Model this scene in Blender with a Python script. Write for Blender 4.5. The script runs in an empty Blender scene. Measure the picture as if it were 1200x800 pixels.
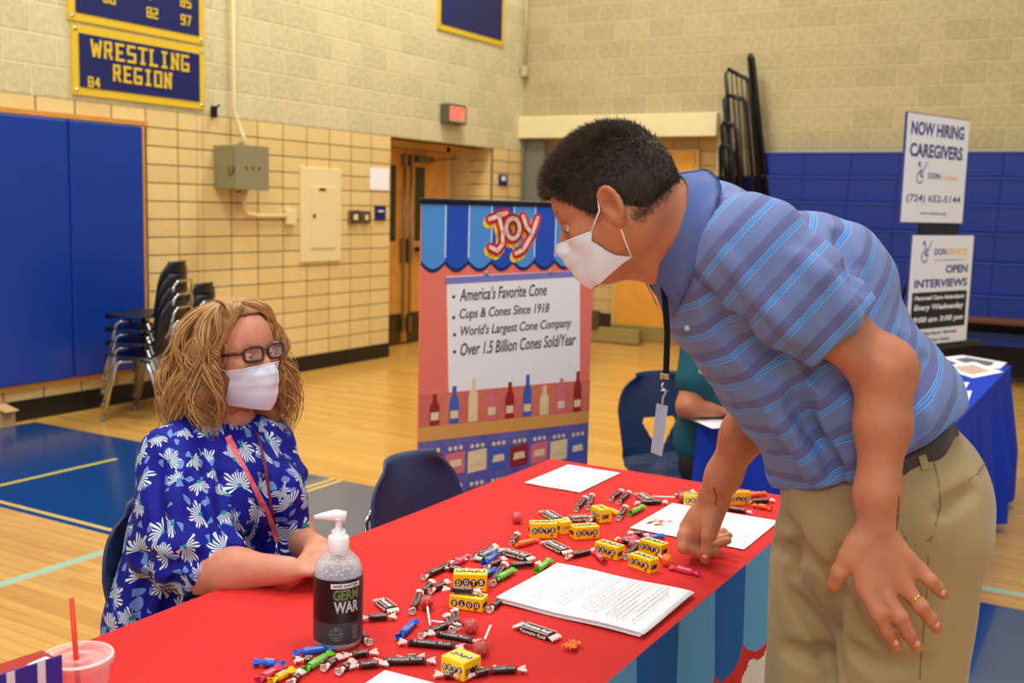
import bpy, bmesh, math, random
import numpy as np
from mathutils import Vector, Matrix, Euler
random.seed(7); rng = np.random.RandomState(7)
S = bpy.context.scene
COL = S.collection
# ------------------------------------------------------------------ camera
FPX, YAW, PITCH, ROLL = 1259.118, -0.5291257, 0.1243192, 0.0253315
CAM = np.array([6.434639, -11.132094, 1.512246])
Fv = np.array([math.sin(YAW)*math.cos(PITCH), math.cos(YAW)*math.cos(PITCH), -math.sin(PITCH)])
R0 = np.cross(Fv, [0, 0, 1]); R0 /= np.linalg.norm(R0); U0 = np.cross(R0, Fv)
Rv = math.cos(ROLL)*R0 + math.sin(ROLL)*U0
Uv = -math.sin(ROLL)*R0 + math.cos(ROLL)*U0
cd = bpy.data.cameras.new('camera'); cam = bpy.data.objects.new('camera', cd); COL.objects.link(cam)
cd.sensor_width = 36; cd.lens = FPX/1200*36; cd.clip_start = .05; cd.clip_end = 100
cam.matrix_world = Matrix([[Rv[i], Uv[i], -Fv[i], CAM[i]] for i in range(3)] + [[0, 0, 0, 1]])
cd.dof.use_dof = True; cd.dof.focus_distance = 2.1; cd.dof.aperture_fstop = 5.0
S.camera = cam
# ------------------------------------------------------------------ world, lights, exposure
W = bpy.data.worlds.new('world'); S.world = W; W.use_nodes = True
W.node_tree.nodes['Background'].inputs[0].default_value = (.97, .96, .94, 1)
W.node_tree.nodes['Background'].inputs[1].default_value = .42
def area(name, loc, size, energy, col, target=None, sy=None):
    l = bpy.data.lights.new(name, 'AREA'); l.energy = energy; l.color = col; l.size = size
    if sy: l.shape = 'RECTANGLE'; l.size_y = sy
    o = bpy.data.objects.new(name, l); COL.objects.link(o); o.location = loc
    if target is not None:
        o.rotation_euler = (Vector(target)-Vector(loc)).to_track_quat('-Z', 'Y').to_euler()
    return o
for i, (lx, ly, e) in enumerate([(1.6, -3, 210), (5.6, -3.5, 60), (2.2, -8, 170), (6.5, -8.5, 120), (9.5, -5, 40), (4.5, -12, 120)]):
    area('ceiling_lamp_light', (lx, ly, 6.6), 1.4, e, (1.0, .945, .84))
area('cool_area_light', (7.6, -13.5, 3.6), 1.8, 62, (.93, .96, 1.0), (5.4, -9.2, 1.0))  # cool area light behind the camera, aimed at the red table
S.view_settings.view_transform = 'Standard'; S.view_settings.look = 'None'
S.view_settings.gamma = 1; S.view_settings.use_curve_mapping = False
S.view_settings.exposure = 0.22
# ------------------------------------------------------------------ pixel helpers: a photograph point to a place in the hall
def ray(x, y): return Fv + (x-600)/FPX*Rv - (y-400)/FPX*Uv
def onz(x, y, z): d = ray(x, y); return CAM + (z-CAM[2])/d[2]*d
def onX(x, y, X=0): d = ray(x, y); return CAM + (X-CAM[0])/d[0]*d
def onY(x, y, Y=0): d = ray(x, y); return CAM + (Y-CAM[1])/d[1]*d
def atd(x, y, z): return CAM + z*ray(x, y)
def prj(P):
    d = np.array(P)-CAM; z = d@Fv; return 600+FPX*(d@Rv)/z, 400-FPX*(d@Uv)/z, z
# ------------------------------------------------------------------ materials
def lin(c): return tuple(((v/255)/12.92 if v <= 10.31 else ((v/255+.055)/1.055)**2.4) for v in c)
MATS = {}
def N(nt, t, **kw):
    n = nt.nodes.new(t)
    for k, v in kw.items(): setattr(n, k, v)
    return n
def mat(name, rgb, rough=.5, metal=0, var=0, vscale=20, bump=0, bscale=60, spec=.5, sss=0, coat=0, emit=0, rgb2=None, alpha=1, trans=0, ior=1.45, sheen=0, bdist=.002):
    if name in MATS: return MATS[name]
    m = bpy.data.materials.new(name); m.use_nodes = True; nt = m.node_tree
    b = nt.nodes['Principled BSDF']; c = lin(rgb)+(1,)
    b.inputs['Base Color'].default_value = c; b.inputs['Roughness'].default_value = rough; b.inputs['Metallic'].default_value = metal
    b.inputs['Specular IOR Level'].default_value = spec; b.inputs['IOR'].default_value = ior
    b.inputs['Transmission Weight'].default_value = trans; b.inputs['Coat Weight'].default_value = coat
    if sheen: b.inputs['Sheen Weight'].default_value = sheen
    if sss:
        b.inputs['Subsurface Weight'].default_value = sss; b.inputs['Subsurface Radius'].default_value = (.012, .005, .003); b.inputs['Subsurface Scale'].default_value = 1
    if emit: b.inputs['Emission Color'].default_value = c; b.inputs['Emission Strength'].default_value = emit
    if var or rgb2 or bump: tc = N(nt, 'ShaderNodeTexCoord')
    if var or rgb2:
        no = N(nt, 'ShaderNodeTexNoise'); no.inputs['Scale'].default_value = vscale; no.inputs['Detail'].default_value = 4; no.inputs['Roughness'].default_value = .65
        nt.links.new(tc.outputs['Object'], no.inputs['Vector'])
        mx = N(nt, 'ShaderNodeMix', data_type='RGBA'); mr = N(nt, 'ShaderNodeMapRange'); mr.inputs[1].default_value = .3; mr.inputs[2].default_value = .7
        nt.links.new(no.outputs[0], mr.inputs[0]); nt.links.new(mr.outputs[0], mx.inputs[0])
        a = lin(rgb2) if rgb2 else tuple(v*(1-var) for v in c[:3]); d = c[:3] if rgb2 else tuple(min(1, v*(1+var)) for v in c[:3])
        mx.inputs[6].default_value = a+(1,); mx.inputs[7].default_value = d+(1,)
        nt.links.new(mx.outputs[2], b.inputs['Base Color'])
    if bump:
        n2 = N(nt, 'ShaderNodeTexNoise'); n2.inputs['Scale'].default_value = bscale; n2.inputs['Detail'].default_value = 3
        nt.links.new(tc.outputs['Object'], n2.inputs['Vector'])
        bp = N(nt, 'ShaderNodeBump'); bp.inputs['Strength'].default_value = bump; bp.inputs['Distance'].default_value = bdist
        nt.links.new(n2.outputs[0], bp.inputs['Height']); nt.links.new(bp.outputs[0], b.inputs['Normal'])
    MATS[name] = m; return m
def thin_plastic(name, rgb, fac=.75):
    m = bpy.data.materials.new(name); m.use_nodes = True; nt = m.node_tree; b = nt.nodes['Principled BSDF']
    b.inputs['Base Color'].default_value = lin(rgb)+(1,); b.inputs['Roughness'].default_value = .12
    t = N(nt, 'ShaderNodeBsdfTransparent'); mx = N(nt, 'ShaderNodeMixShader'); lw = N(nt, 'ShaderNodeLayerWeight'); lw.inputs[0].default_value = .35
    mr = N(nt, 'ShaderNodeMapRange'); mr.inputs[3].default_value = 1-fac; mr.inputs[4].default_value = .75
    nt.links.new(lw.outputs['Facing'], mr.inputs[0]); nt.links.new(mr.outputs[0], mx.inputs[0])
    nt.links.new(t.outputs[0], mx.inputs[1]); nt.links.new(b.outputs[0], mx.inputs[2]); nt.links.new(mx.outputs[0], nt.nodes['Material Output'].inputs[0])
    return m
# ------------------------------------------------------------------ objects
def props(o, label=None, cat=None, group=None, kind=None):
    if label: o['label'] = label
    if cat: o['category'] = cat
    if group: o['group'] = group
    if kind: o['kind'] = kind
    return o
def thing(name, label, cat, loc=(0, 0, 0), rz=0, group=None, rot=None):
    o = bpy.data.objects.new(name, None); COL.objects.link(o); o.empty_display_size = .1
    o.location = [float(v) for v in loc]; o.rotation_euler = rot if rot is not None else (0, 0, rz)
    return props(o, label, cat, group)
def link(name, me, parent=None, m=None, **kw):
    o = bpy.data.objects.new(name, me); COL.objects.link(o)
    if m is not None:
        for q in (m if isinstance(m, (list, tuple)) else [m]): me.materials.append(q)
    if parent is not None: o.parent = parent
    return props(o, **kw)
def mesh(name, V, Fc, smooth=False):
    me = bpy.data.meshes.new(name); me.from_pydata([tuple(map(float, v)) for v in V], [], [tuple(map(int, f)) for f in Fc]); me.update()
    if smooth: me.polygons.foreach_set('use_smooth', [True]*len(me.polygons))
    return me
class MB:
    """collects shapes into one mesh"""
    def __init__(s): s.V = []; s.F = []; s.sm = []; s.mi = []; s.cur = 0
    def add(s, V, Fc, smooth=False, M=None):
        b = len(s.V)
        for v in V: s.V.append(tuple(M @ Vector(v)) if M is not None else tuple(v))
        for f in Fc: s.F.append(tuple(i+b for i in f)); s.sm.append(smooth); s.mi.append(s.cur)
        return s
    def box(s, c, d, M=None, bev=0, rz=0):
        x, y, z = d[0]/2, d[1]/2, d[2]/2
        bm = bmesh.new(); bmesh.ops.create_cube(bm, size=1); bmesh.ops.scale(bm, vec=d, verts=bm.verts)
        if bev: bmesh.ops.bevel(bm, geom=bm.edges[:], offset=bev, segments=2 if bev > .004 else 1, affect='EDGES', profile=.5)
        T = Matrix.Translation(Vector([float(v) for v in c])) @ Matrix.Rotation(rz, 4, 'Z')
        if M is not None: T = M @ T
        s.add([tuple(T @ v.co) for v in bm.verts], [[v.index for v in f.verts] for f in bm.faces], False)
        bm.free(); return s
    def tube(s, pts, r, n=8, M=None, cap=True, closed=False):
        P = [np.array(p, float) for p in pts]; m = len(P); rr = r if hasattr(r, '__len__') else [r]*m
        V = []; Fc = []; up = None
        for i in range(m):
            a = P[(i-1) % m] if (closed or i > 0) else P[i]; b = P[(i+1) % m] if (closed or i < m-1) else P[i]
            t = b-a; t = t/(np.linalg.norm(t)+1e-12)
            if up is None: up = np.array([0, 0, 1.]) if abs(t[2]) < .9 else np.array([1., 0, 0])
            u = up-t*(up@t); u /= np.linalg.norm(u)+1e-12; up = u; w = np.cross(t, u)
            for k in range(n):
                an = 2*math.pi*k/n; V.append(P[i]+rr[i]*(math.cos(an)*u+math.sin(an)*w))
        for i in range(m if closed else m-1):
            for k in range(n):
                j = (i+1) % m; Fc.append((i*n+k, i*n+(k+1) % n, j*n+(k+1) % n, j*n+k))
        if cap and not closed: Fc.append(tuple(range(n))[::-1]); Fc.append(tuple((m-1)*n+k for k in range(n)))
        return s.add(V, Fc, True, M)
    def lathe(s, prof, n=32, c=(0, 0, 0), M=None):
        V = []; Fc = []
        for (r, z) in prof:
            for k in range(n):
                an = 2*math.pi*k/n; V.append((c[0]+r*math.cos(an), c[1]+r*math.sin(an), c[2]+z))
        for i in range(len(prof)-1):
            for k in range(n): Fc.append((i*n+k, i*n+(k+1) % n, (i+1)*n+(k+1) % n, (i+1)*n+k))
        return s.add(V, Fc, True, M)
    def prism(s, poly, z0, z1, M=None, smooth=False):
        n = len(poly); V = [(p[0], p[1], z0) for p in poly]+[(p[0], p[1], z1) for p in poly]
        Fc = [tuple(range(n))[::-1], tuple(range(n, 2*n))]+[(i, (i+1) % n, n+(i+1) % n, n+i) for i in range(n)]
        return s.add(V, Fc, smooth, M)
    def ball(s, c, r, M=None, seg=12, rings=8):
        V = []; Fc = []; r = r if hasattr(r, '__len__') else (r, r, r)
        for i in range(rings+1):
            th = math.pi*i/rings
            for k in range(seg):
                an = 2*math.pi*k/seg; V.append((c[0]+r[0]*math.sin(th)*math.cos(an), c[1]+r[1]*math.sin(th)*math.sin(an), c[2]+r[2]*math.cos(th)))
        for i in range(rings):
            for k in range(seg): Fc.append((i*seg+k, (i+1)*seg+k, (i+1)*seg+(k+1) % seg, i*seg+(k+1) % seg))
        return s.add(V, Fc, True, M)
    def me(s, name):
        m = mesh(name, s.V, s.F); m.polygons.foreach_set('use_smooth', s.sm); m.polygons.foreach_set('material_index', s.mi); m.update(); return m
    def build(s, name, m, parent=None, **kw): return link(name, s.me(name), parent, m, **kw)
def frame(o, u, v, n=None):
    u = Vector([float(a) for a in u]).normalized(); v = Vector([float(a) for a in v]); v = (v-u*v.dot(u)).normalized(); n = u.cross(v)
    return Matrix([[u[i], v[i], n[i], float(o[i])] for i in range(3)]+[[0, 0, 0, 1]])
def text(s, size=1, off=0, shear=0, depth=.0004, align='LEFT', sx=1, spacing=1.0):
    cu = bpy.data.curves.new('t', 'FONT'); cu.body = s; cu.size = size; cu.offset = off; cu.shear = shear; cu.extrude = depth; cu.align_x = align
    cu.space_character = spacing; cu.resolution_u = 3
    o = bpy.data.objects.new('t', cu); COL.objects.link(o); bpy.context.view_layer.update()
    me = o.to_mesh(); V = [(v.co.x*sx, v.co.y, v.co.z) for v in me.vertices]; Fc = [tuple(p.vertices) for p in me.polygons]
    o.to_mesh_clear(); bpy.data.objects.remove(o); bpy.data.curves.remove(cu)
    return V, Fc
TXC = {}
def textfit(s, w, h, off=0, shear=0, depth=.0004):
    """lettering scaled to width w and cap height h, lower left at the origin"""
    k = (s, off, shear)
    if k not in TXC: TXC[k] = text(s, 1, off, shear, 1)
    V, Fc = TXC[k]
    a = np.array(V); lo = a.min(0); hi = a.max(0)
    return [((v[0]-lo[0])/(hi[0]-lo[0])*w, (v[1]-lo[1])/(hi[1]-lo[1])*h, v[2]*depth) for v in V], Fc
def copy_tree(o, parent=None):
    c = o.copy(); COL.objects.link(c); c.parent = parent
    for ch in list(o.children): copy_tree(ch, c)
    return c
# ------------------------------------------------------------------ soft shapes: smooth unions on a grid, skinned by surface nets
class Field:
    def __init__(s, lo, hi, h):
        s.lo = np.array(lo, float); s.h = h; s.n = np.ceil((np.array(hi)-s.lo)/h).astype(int)+1
        s.f = np.full(s.n, .12, np.float32); s.ax = [s.lo[i]+np.arange(s.n[i])*h for i in range(3)]
    def like(s, f=None):
        g = Field.__new__(Field); g.lo, g.h, g.n, g.ax = s.lo, s.h, s.n, s.ax; g.f = np.full(s.n, .12, np.float32) if f is None else f; return g
    def _reg(s, lo, hi):
        a = np.clip(np.floor((lo-s.lo)/s.h).astype(int), 0, s.n); b = np.clip(np.ceil((hi-s.lo)/s.h).astype(int)+1, 0, s.n)
        sl = tuple(slice(a[i], b[i]) for i in range(3))
        g = [s.ax[i][sl[i]].astype(np.float32) for i in range(3)]
        return sl, (g[0][:, None, None], g[1][None, :, None], g[2][None, None, :])
    def _op(s, sl, d, k, op):
        a = s.f[sl]
        if a.size == 0: return
        if op == 'u': s.f[sl] = np.minimum(a, d)-np.maximum(k-np.abs(a-d), 0)**2/(4*k)
        elif op == 's': d = -d; s.f[sl] = np.maximum(a, d)+np.maximum(k-np.abs(a-d), 0)**2/(4*k)
    def cone(s, a, b, ra, rb=None, k=.01, op='u'):
        a = np.array(a, float); b = np.array(b, float); rb = ra if rb is None else rb
        pad = k+2*s.h; R = max(ra, rb)+pad
        sl, (X, Y, Z) = s._reg(np.minimum(a, b)-R, np.maximum(a, b)+R)
        ab = b-a; L = ab@ab+1e-12
        t = np.clip(((X-a[0])*ab[0]+(Y-a[1])*ab[1]+(Z-a[2])*ab[2])/L, 0, 1)
        d = np.sqrt((X-a[0]-t*ab[0])**2+(Y-a[1]-t*ab[1])**2+(Z-a[2]-t*ab[2])**2)-(ra+t*(rb-ra))
        s._op(sl, d, k, op); return s
    def chain(s, pts, rs, k=.01, op='u'):
        for i in range(len(pts)-1): s.cone(pts[i], pts[i+1], rs[i], rs[i+1], k, op)
        return s
    def ell(s, c, r, A=None, k=.01, op='u'):
        c = np.array(c, float); A = np.eye(3) if A is None else np.array(A, float)
        R = max(r)+k+2*s.h; sl, (X, Y, Z) = s._reg(c-R, c+R)
        X = X-c[0]; Y = Y-c[1]; Z = Z-c[2]; k0 = 0; k1 = 0
        for i in range(3):
            q = X*A[i][0]+Y*A[i][1]+Z*A[i][2]; k0 = k0+(q/r[i])**2; k1 = k1+(q/r[i]**2)**2
        k0 = np.sqrt(k0); k1 = np.sqrt(k1)+1e-9; s._op(sl, k0*(k0-1)/k1, k, op); return s
    def ecap(s, a, b, side, ra, rb, k=.01, op='u'):
        a = np.array(a, float); b = np.array(b, float); w = b-a; L = np.linalg.norm(w); w = w/L
        u = np.array(side, float); u = u-w*(u@w); u /= np.linalg.norm(u); v = np.cross(w, u)
        R = max(ra+rb)+k+2*s.h; sl, (X, Y, Z) = s._reg(np.minimum(a, b)-R, np.maximum(a, b)+R)
        X = X-a[0]; Y = Y-a[1]; Z = Z-a[2]
        qw = X*w[0]+Y*w[1]+Z*w[2]; t = np.clip(qw/L, 0, 1); qw = qw-t*L
        qu = X*u[0]+Y*u[1]+Z*u[2]; qv = X*v[0]+Y*v[1]+Z*v[2]
        r1 = ra[0]+t*(rb[0]-ra[0]); r2 = ra[1]+t*(rb[1]-ra[1]); rm = np.minimum(r1, r2)
        d = (np.sqrt((qu/r1)**2+(qv/r2)**2+(qw/rm)**2)-1)*rm
        s._op(sl, d, k, op); return s
    def eloft(s, pts, side, rs, k=.02, op='u'):
        for i in range(len(pts)-1): s.ecap(pts[i], pts[i+1], side, rs[i], rs[i+1], k, op)
        return s
    def half(s, p, n, k=.005):
        """cut away everything on the side n points to"""
        X, Y, Z = s.ax[0][:, None, None], s.ax[1][None, :, None], s.ax[2][None, None, :]
        d = ((X-p[0])*n[0]+(Y-p[1])*n[1]+(Z-p[2])*n[2]).astype(np.float32)
        s.f = np.maximum(s.f, d)+np.maximum(k-np.abs(s.f-d), 0)**2/(4*k); return s
    def net(s, it=1):
        f = s.f; ins = f < 0; n = s.n
        c = np.zeros(n-1, np.int8)
        for i in (0, 1):
            for j in (0, 1):
                for k in (0, 1): c += ins[i:n[0]-1+i, j:n[1]-1+j, k:n[2]-1+k]
        act = np.argwhere((c > 0) & (c < 8)); idx = np.full(n-1, -1, np.int64); idx[tuple(act.T)] = np.arange(len(act))
        acc = np.zeros((len(act), 3)); cnt = np.zeros(len(act))
        for ax in range(3):
            o1, o2 = [q for q in range(3) if q != ax]
            for i in (0, 1):
                for j in (0, 1):
                    p0 = act.copy(); p0[:, o1] += i; p0[:, o2] += j; p1 = p0.copy(); p1[:, ax] += 1
                    a = f[tuple(p0.T)]; b = f[tuple(p1.T)]; m = (a < 0) != (b < 0); t = a[m]/(a[m]-b[m])
                    q = (p0-act)[m].astype(float); q[:, ax] += t; acc[m] += q; cnt[m] += 1
        V = s.lo+(act+acc/cnt[:, None])*s.h; Q = []
        for ax in range(3):
            o1, o2 = [(1, 2), (2, 0), (0, 1)][ax]
            sl0 = [slice(None)]*3; sl1 = [slice(None)]*3; sl0[ax] = slice(0, n[ax]-1); sl1[ax] = slice(1, n[ax])
            A = ins[tuple(sl0)]; B = ins[tuple(sl1)]
            for flip, m in ((0, A & ~B), (1, B & ~A)):
                e = np.argwhere(m); e = e[(e[:, o1] > 0) & (e[:, o2] > 0) & (e[:, o1] < n[o1]-1) & (e[:, o2] < n[o2]-1)]
                def cell(d1, d2):
                    q = e.copy(); q[:, o1] += d1; q[:, o2] += d2; return idx[tuple(q.T)]
                quad = np.stack([cell(-1, -1), cell(0, -1), cell(0, 0), cell(-1, 0)], 1)
                if flip: quad = quad[:, ::-1]
                Q.append(quad)
        Q = np.concatenate(Q); Q = Q[(Q >= 0).all(1)]
        for _ in range(it):
            A = np.zeros_like(V); C = np.zeros(len(V))
            for a, b in ((0, 1), (1, 2), (2, 3), (3, 0)):
                np.add.at(A, Q[:, a], V[Q[:, b]]); np.add.at(A, Q[:, b], V[Q[:, a]]); np.add.at(C, Q[:, a], 1); np.add.at(C, Q[:, b], 1)
            V = V*.5+.5*A/np.maximum(C, 1)[:, None]
        return V, Q
def vnormals(V, Q):
    nr = np.cross(V[Q[:, 2]]-V[Q[:, 0]], V[Q[:, 3]]-V[Q[:, 1]]); Nn = np.zeros_like(V)
    for i in range(4): np.add.at(Nn, Q[:, i], nr)
    return Nn/(np.linalg.norm(Nn, axis=1, keepdims=True)+1e-12)
def soft(name, V, Q, m, parent=None, org=(0, 0, 0), attrs=None, **kw):
    me = bpy.data.meshes.new(name); P = (V-np.array(org)).astype(np.float32)
    me.vertices.add(len(P)); me.vertices.foreach_set('co', P.ravel())
    me.loops.add(len(Q)*4); me.loops.foreach_set('vertex_index', Q.astype(np.int32).ravel())
    me.polygons.add(len(Q)); me.polygons.foreach_set('loop_start', np.arange(0, len(Q)*4, 4, dtype=np.int32))
    me.polygons.foreach_set('loop_total', np.full(len(Q), 4, np.int32)) if False else None
    me.update(calc_edges=True); me.validate()
    me.polygons.foreach_set('use_smooth', [True]*len(me.polygons))
    for k, a in (attrs or {}).items():
        if a.ndim == 1: at = me.attributes.new(k, 'FLOAT', 'POINT'); at.data.foreach_set('value', a.astype(np.float32))
        else: at = me.attributes.new(k, 'FLOAT_VECTOR', 'POINT'); at.data.foreach_set('vector', a.astype(np.float32).ravel())
    return link(name, me, parent, m, **kw)
def nrm(v): v = np.array(v, float); return v/np.linalg.norm(v)
# ------------------------------------------------------------------ setting
m_tile = [mat('glazed_tile_%d' % i, c, .28, var=.03, vscale=8, spec=.5) for i, c in enumerate([(226, 198, 134), (223, 194, 130), (229, 202, 138)])]
m_grout = mat('dark_grout', (66, 46, 24), .9)
def blockmat(name, c1, c2):
    m = mat(name, c1, .92, rgb2=c2, vscale=28, bump=.6, bscale=90, bdist=.004); return m
m_blk = [blockmat('painted_block_%d' % i, a, b) for i, (a, b) in enumerate([((216, 206, 160), (190, 180, 138)), ((213, 203, 157), (184, 175, 134)), ((218, 208, 163), (198, 188, 146))])]
m_mort = mat('painted_mortar', (220, 210, 165), .9, bump=.3, bscale=70)
m_bbase = mat('black_vinyl_base', (22, 22, 20), .35)
m_orwood = mat('orange_oak', (220, 158, 72), .35, rgb2=(202, 138, 56), vscale=7)
m_frame = mat('tan_door_frame', (206, 170, 100), .4)
m_blackm = mat('black_metal', (20, 20, 22), .35, metal=.3)
m_chrome = mat('chrome', (200, 200, 200), .15, metal=1)
m_steel = mat('brushed_steel', (150, 140, 120), .3, metal=1)
m_white = mat('white_paper', (246, 246, 250), .7)
m_cream = mat('cream_paint', (232, 215, 160), .4)
m_navy = mat('navy_paint', (16, 28, 92), .45)
m_pad = mat('blue_vinyl_pad', (16, 56, 150), .34, var=.05, vscale=3, bump=.15, bscale=8, bdist=.01)
m_brass_y = mat('school_yellow', (222, 188, 40), .5)
TB = 2.167
# floor with boards, painted bands and court lines
def floor_material():
    m = bpy.data.materials.new('varnished_maple_floor'); m.use_nodes = True; nt = m.node_tree; b = nt.nodes['Principled BSDF']
    geo = N(nt, 'ShaderNodeNewGeometry'); sp = N(nt, 'ShaderNodeSeparateXYZ'); nt.links.new(geo.outputs['Position'], sp.inputs[0])
    br = N(nt, 'ShaderNodeTexBrick'); br.offset = .37; br.offset_frequency = 2; br.squash = 1
    br.inputs['Color1'].default_value = lin((222, 174, 88))+(1,); br.inputs['Color2'].default_value = lin((206, 154, 70))+(1,); br.inputs['Mortar'].default_value = lin((176, 122, 54))+(1,)
    br.inputs['Scale'].default_value = 1; br.inputs['Mortar Size'].default_value = .0016; br.inputs['Brick Width'].default_value = .95; br.inputs['Row Height'].default_value = .057; br.inputs['Mortar Smooth'].default_value = .3
    nt.links.new(geo.outputs['Position'], br.inputs['Vector'])
    mp = N(nt, 'ShaderNodeMapping'); mp.inputs['Scale'].default_value = (2, 28, 1); nt.links.new(geo.outputs['Position'], mp.inputs['Vector'])
    no = N(nt, 'ShaderNodeTexNoise'); no.inputs['Scale'].default_value = 1.0; no.inputs['Detail'].default_value = 5; nt.links.new(mp.outputs[0], no.inputs['Vector'])
    mx = N(nt, 'ShaderNodeMix', data_type='RGBA', blend_type='MULTIPLY'); mx.inputs[0].default_value = .35
    cr = N(nt, 'ShaderNodeValToRGB'); cr.color_ramp.elements[0].position = .3; cr.color_ramp.elements[0].color = (.62, .55, .45, 1); cr.color_ramp.elements[1].position = .65
    nt.links.new(no.outputs[0], cr.inputs[0]); nt.links.new(br.outputs[0], mx.inputs[6]); nt.links.new(cr.outputs[0], mx.inputs[7])
    cur = [mx.outputs[2]]
    def mth(op, a, c=None):
        n = N(nt, 'ShaderNodeMath', operation=op)
        for i, v in enumerate((a, c)):
            if v is None: continue
            if isinstance(v, (int, float)): n.inputs[i].default_value = v
            else: nt.links.new(v, n.inputs[i])
        return n.outputs[0]
    X, Y = sp.outputs[0], sp.outputs[1]
    def rng_(v, a, c): return mth('MULTIPLY', mth('GREATER_THAN', v, a), mth('LESS_THAN', v, c))
    def paint(mask, col):
        k = N(nt, 'ShaderNodeMix', data_type='RGBA'); nt.links.new(mask, k.inputs[0]); nt.links.new(cur[0], k.inputs[6]); k.inputs[7].default_value = lin(col)+(1,); cur[0] = k.outputs[2]
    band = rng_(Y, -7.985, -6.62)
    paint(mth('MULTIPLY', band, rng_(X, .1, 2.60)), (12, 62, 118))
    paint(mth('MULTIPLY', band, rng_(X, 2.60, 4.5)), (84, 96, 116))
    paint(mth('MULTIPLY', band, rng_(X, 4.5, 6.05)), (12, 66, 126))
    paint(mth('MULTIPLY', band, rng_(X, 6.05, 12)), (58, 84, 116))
    yl = (220, 190, 90)
    paint(mth('MULTIPLY', rng_(Y, -7.945, -7.915), rng_(X, .1, 4.4)), yl)
    paint(mth('MULTIPLY', rng_(Y, -7.9, -6.62), rng_(X, 2.665, 2.69)), yl)
    paint(mth('MULTIPLY', rng_(Y, -7.9, -6.62), rng_(X, 2.72, 2.745)), yl)
    paint(mth('MULTIPLY', rng_(X, 2.66, 2.72), rng_(Y, -12, -7.99)), (170, 200, 168))
    paint(mth('MULTIPLY', rng_(Y, -6.46, -6.40), rng_(X, 3, 12)), (176, 198, 170))
    paint(mth('MULTIPLY', rng_(X, 1.352, 1.388), rng_(Y, -7.985, -7.0)), (214, 196, 40))
    nt.links.new(cur[0], b.inputs['Base Color']); b.inputs['Roughness'].default_value = .2; b.inputs['Coat Weight'].default_value = .15; b.inputs['Coat Roughness'].default_value = .08
    bp = N(nt, 'ShaderNodeBump'); bp.inputs['Strength'].default_value = .25; bp.inputs['Distance'].default_value = .002; nt.links.new(no.outputs[0], bp.inputs['Height']); nt.links.new(bp.outputs[0], b.inputs['Normal'])
    return m
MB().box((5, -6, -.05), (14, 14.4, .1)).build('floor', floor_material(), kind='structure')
# left wall: mortar bed, block and tile pieces
wl = MB(); wl.box((-.16, -7.585, 1.083), (.3, 10.02, 2.167)); wl.box((-.16, -.337, 1.083), (.3, .674, 2.167)); wl.box((-.1455, -6.3, 3.4835), (.3, 12.6, 2.633))
wl = wl.build('wall_left', m_mort, kind='structure')
gr = MB(); gr.box((-.007, -5.93, TB/2), (.012, 6.7, TB)); gr.box((-.007, -.337, TB/2), (.012, .674, TB)); gr.build('grout_bed', m_grout, wl)
DOOR_L, DOOR_R = -2.574, -.674
def piece(name, w, h, t, bev):
    return MB().box((0, 0, 0), (t, w, h), bev=bev).me(name)
tile_me = []
for i in range(3):
    me = piece('wall_tile', .3048-.012, .13544-.0085, .014, .0015); me.materials.append(m_tile[i]); tile_me.append(me)
blk_me = []
for i in range(3):
    me = piece('block', .4064-.010, .2032-.010, .014, .004); me.materials.append(m_blk[i]); blk_me.append(me)
def put(me, name, loc, parent, scale=None, rz=0):
    o = bpy.data.objects.new(name, me); COL.objects.link(o); o.location = loc; o.parent = parent; o.rotation_euler = (0, 0, rz)
    if scale: o.scale = scale
    return o
def tilename(k): return 'wall_tile'
PADTOP = 2.03
for r in range(1, 16):
    z = (r+.5)*.13544
    cols = [(-2.574-.1524-.3048*c, 1) for c in range(8)]
    y0 = -2.574-.3048*8; cols += [(y0-.030, .058/.3048), (y0-.1535, .187/.3048)]; y0 -= .248
    cols += [(y0-.1524-.3048*c, 1) for c in range(12)]
    for (yc, s) in cols:
        if -7.55 < yc < -5.66 and r < 15 and z > .3: continue    # behind the wall pads
        put(random.choice(tile_me), 'wall_tile', (0.0, yc, z), wl, (1, s, 1))
    for yc, s in ((-.155, 1), (-.49, 1.12)):
        put(random.choice(tile_me), 'wall_tile', (0.0, yc, z), wl, (1, s, 1))
for r in range(0, 8):
    z = TB+.2032*(r+.5); off = .2032*(r % 2)
    for c in range(-1, 23):
        ya, yb = -(c*.4064+off), -(c*.4064+off+.4064)
        ya = min(ya, 0)
        if ya-yb < .05 or yb < -9.2: continue
        put(random.choice(blk_me), 'block', (0, (ya+yb)/2, z), wl, (1, (ya-yb)/.4064, 1))
MB().box((.006, -6.6, .07), (.02, 8.05, .14), bev=.004).box((.006, -.337, .07), (.02, .674, .14), bev=.004).build('baseboard_left', m_bbase, kind='structure')
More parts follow.
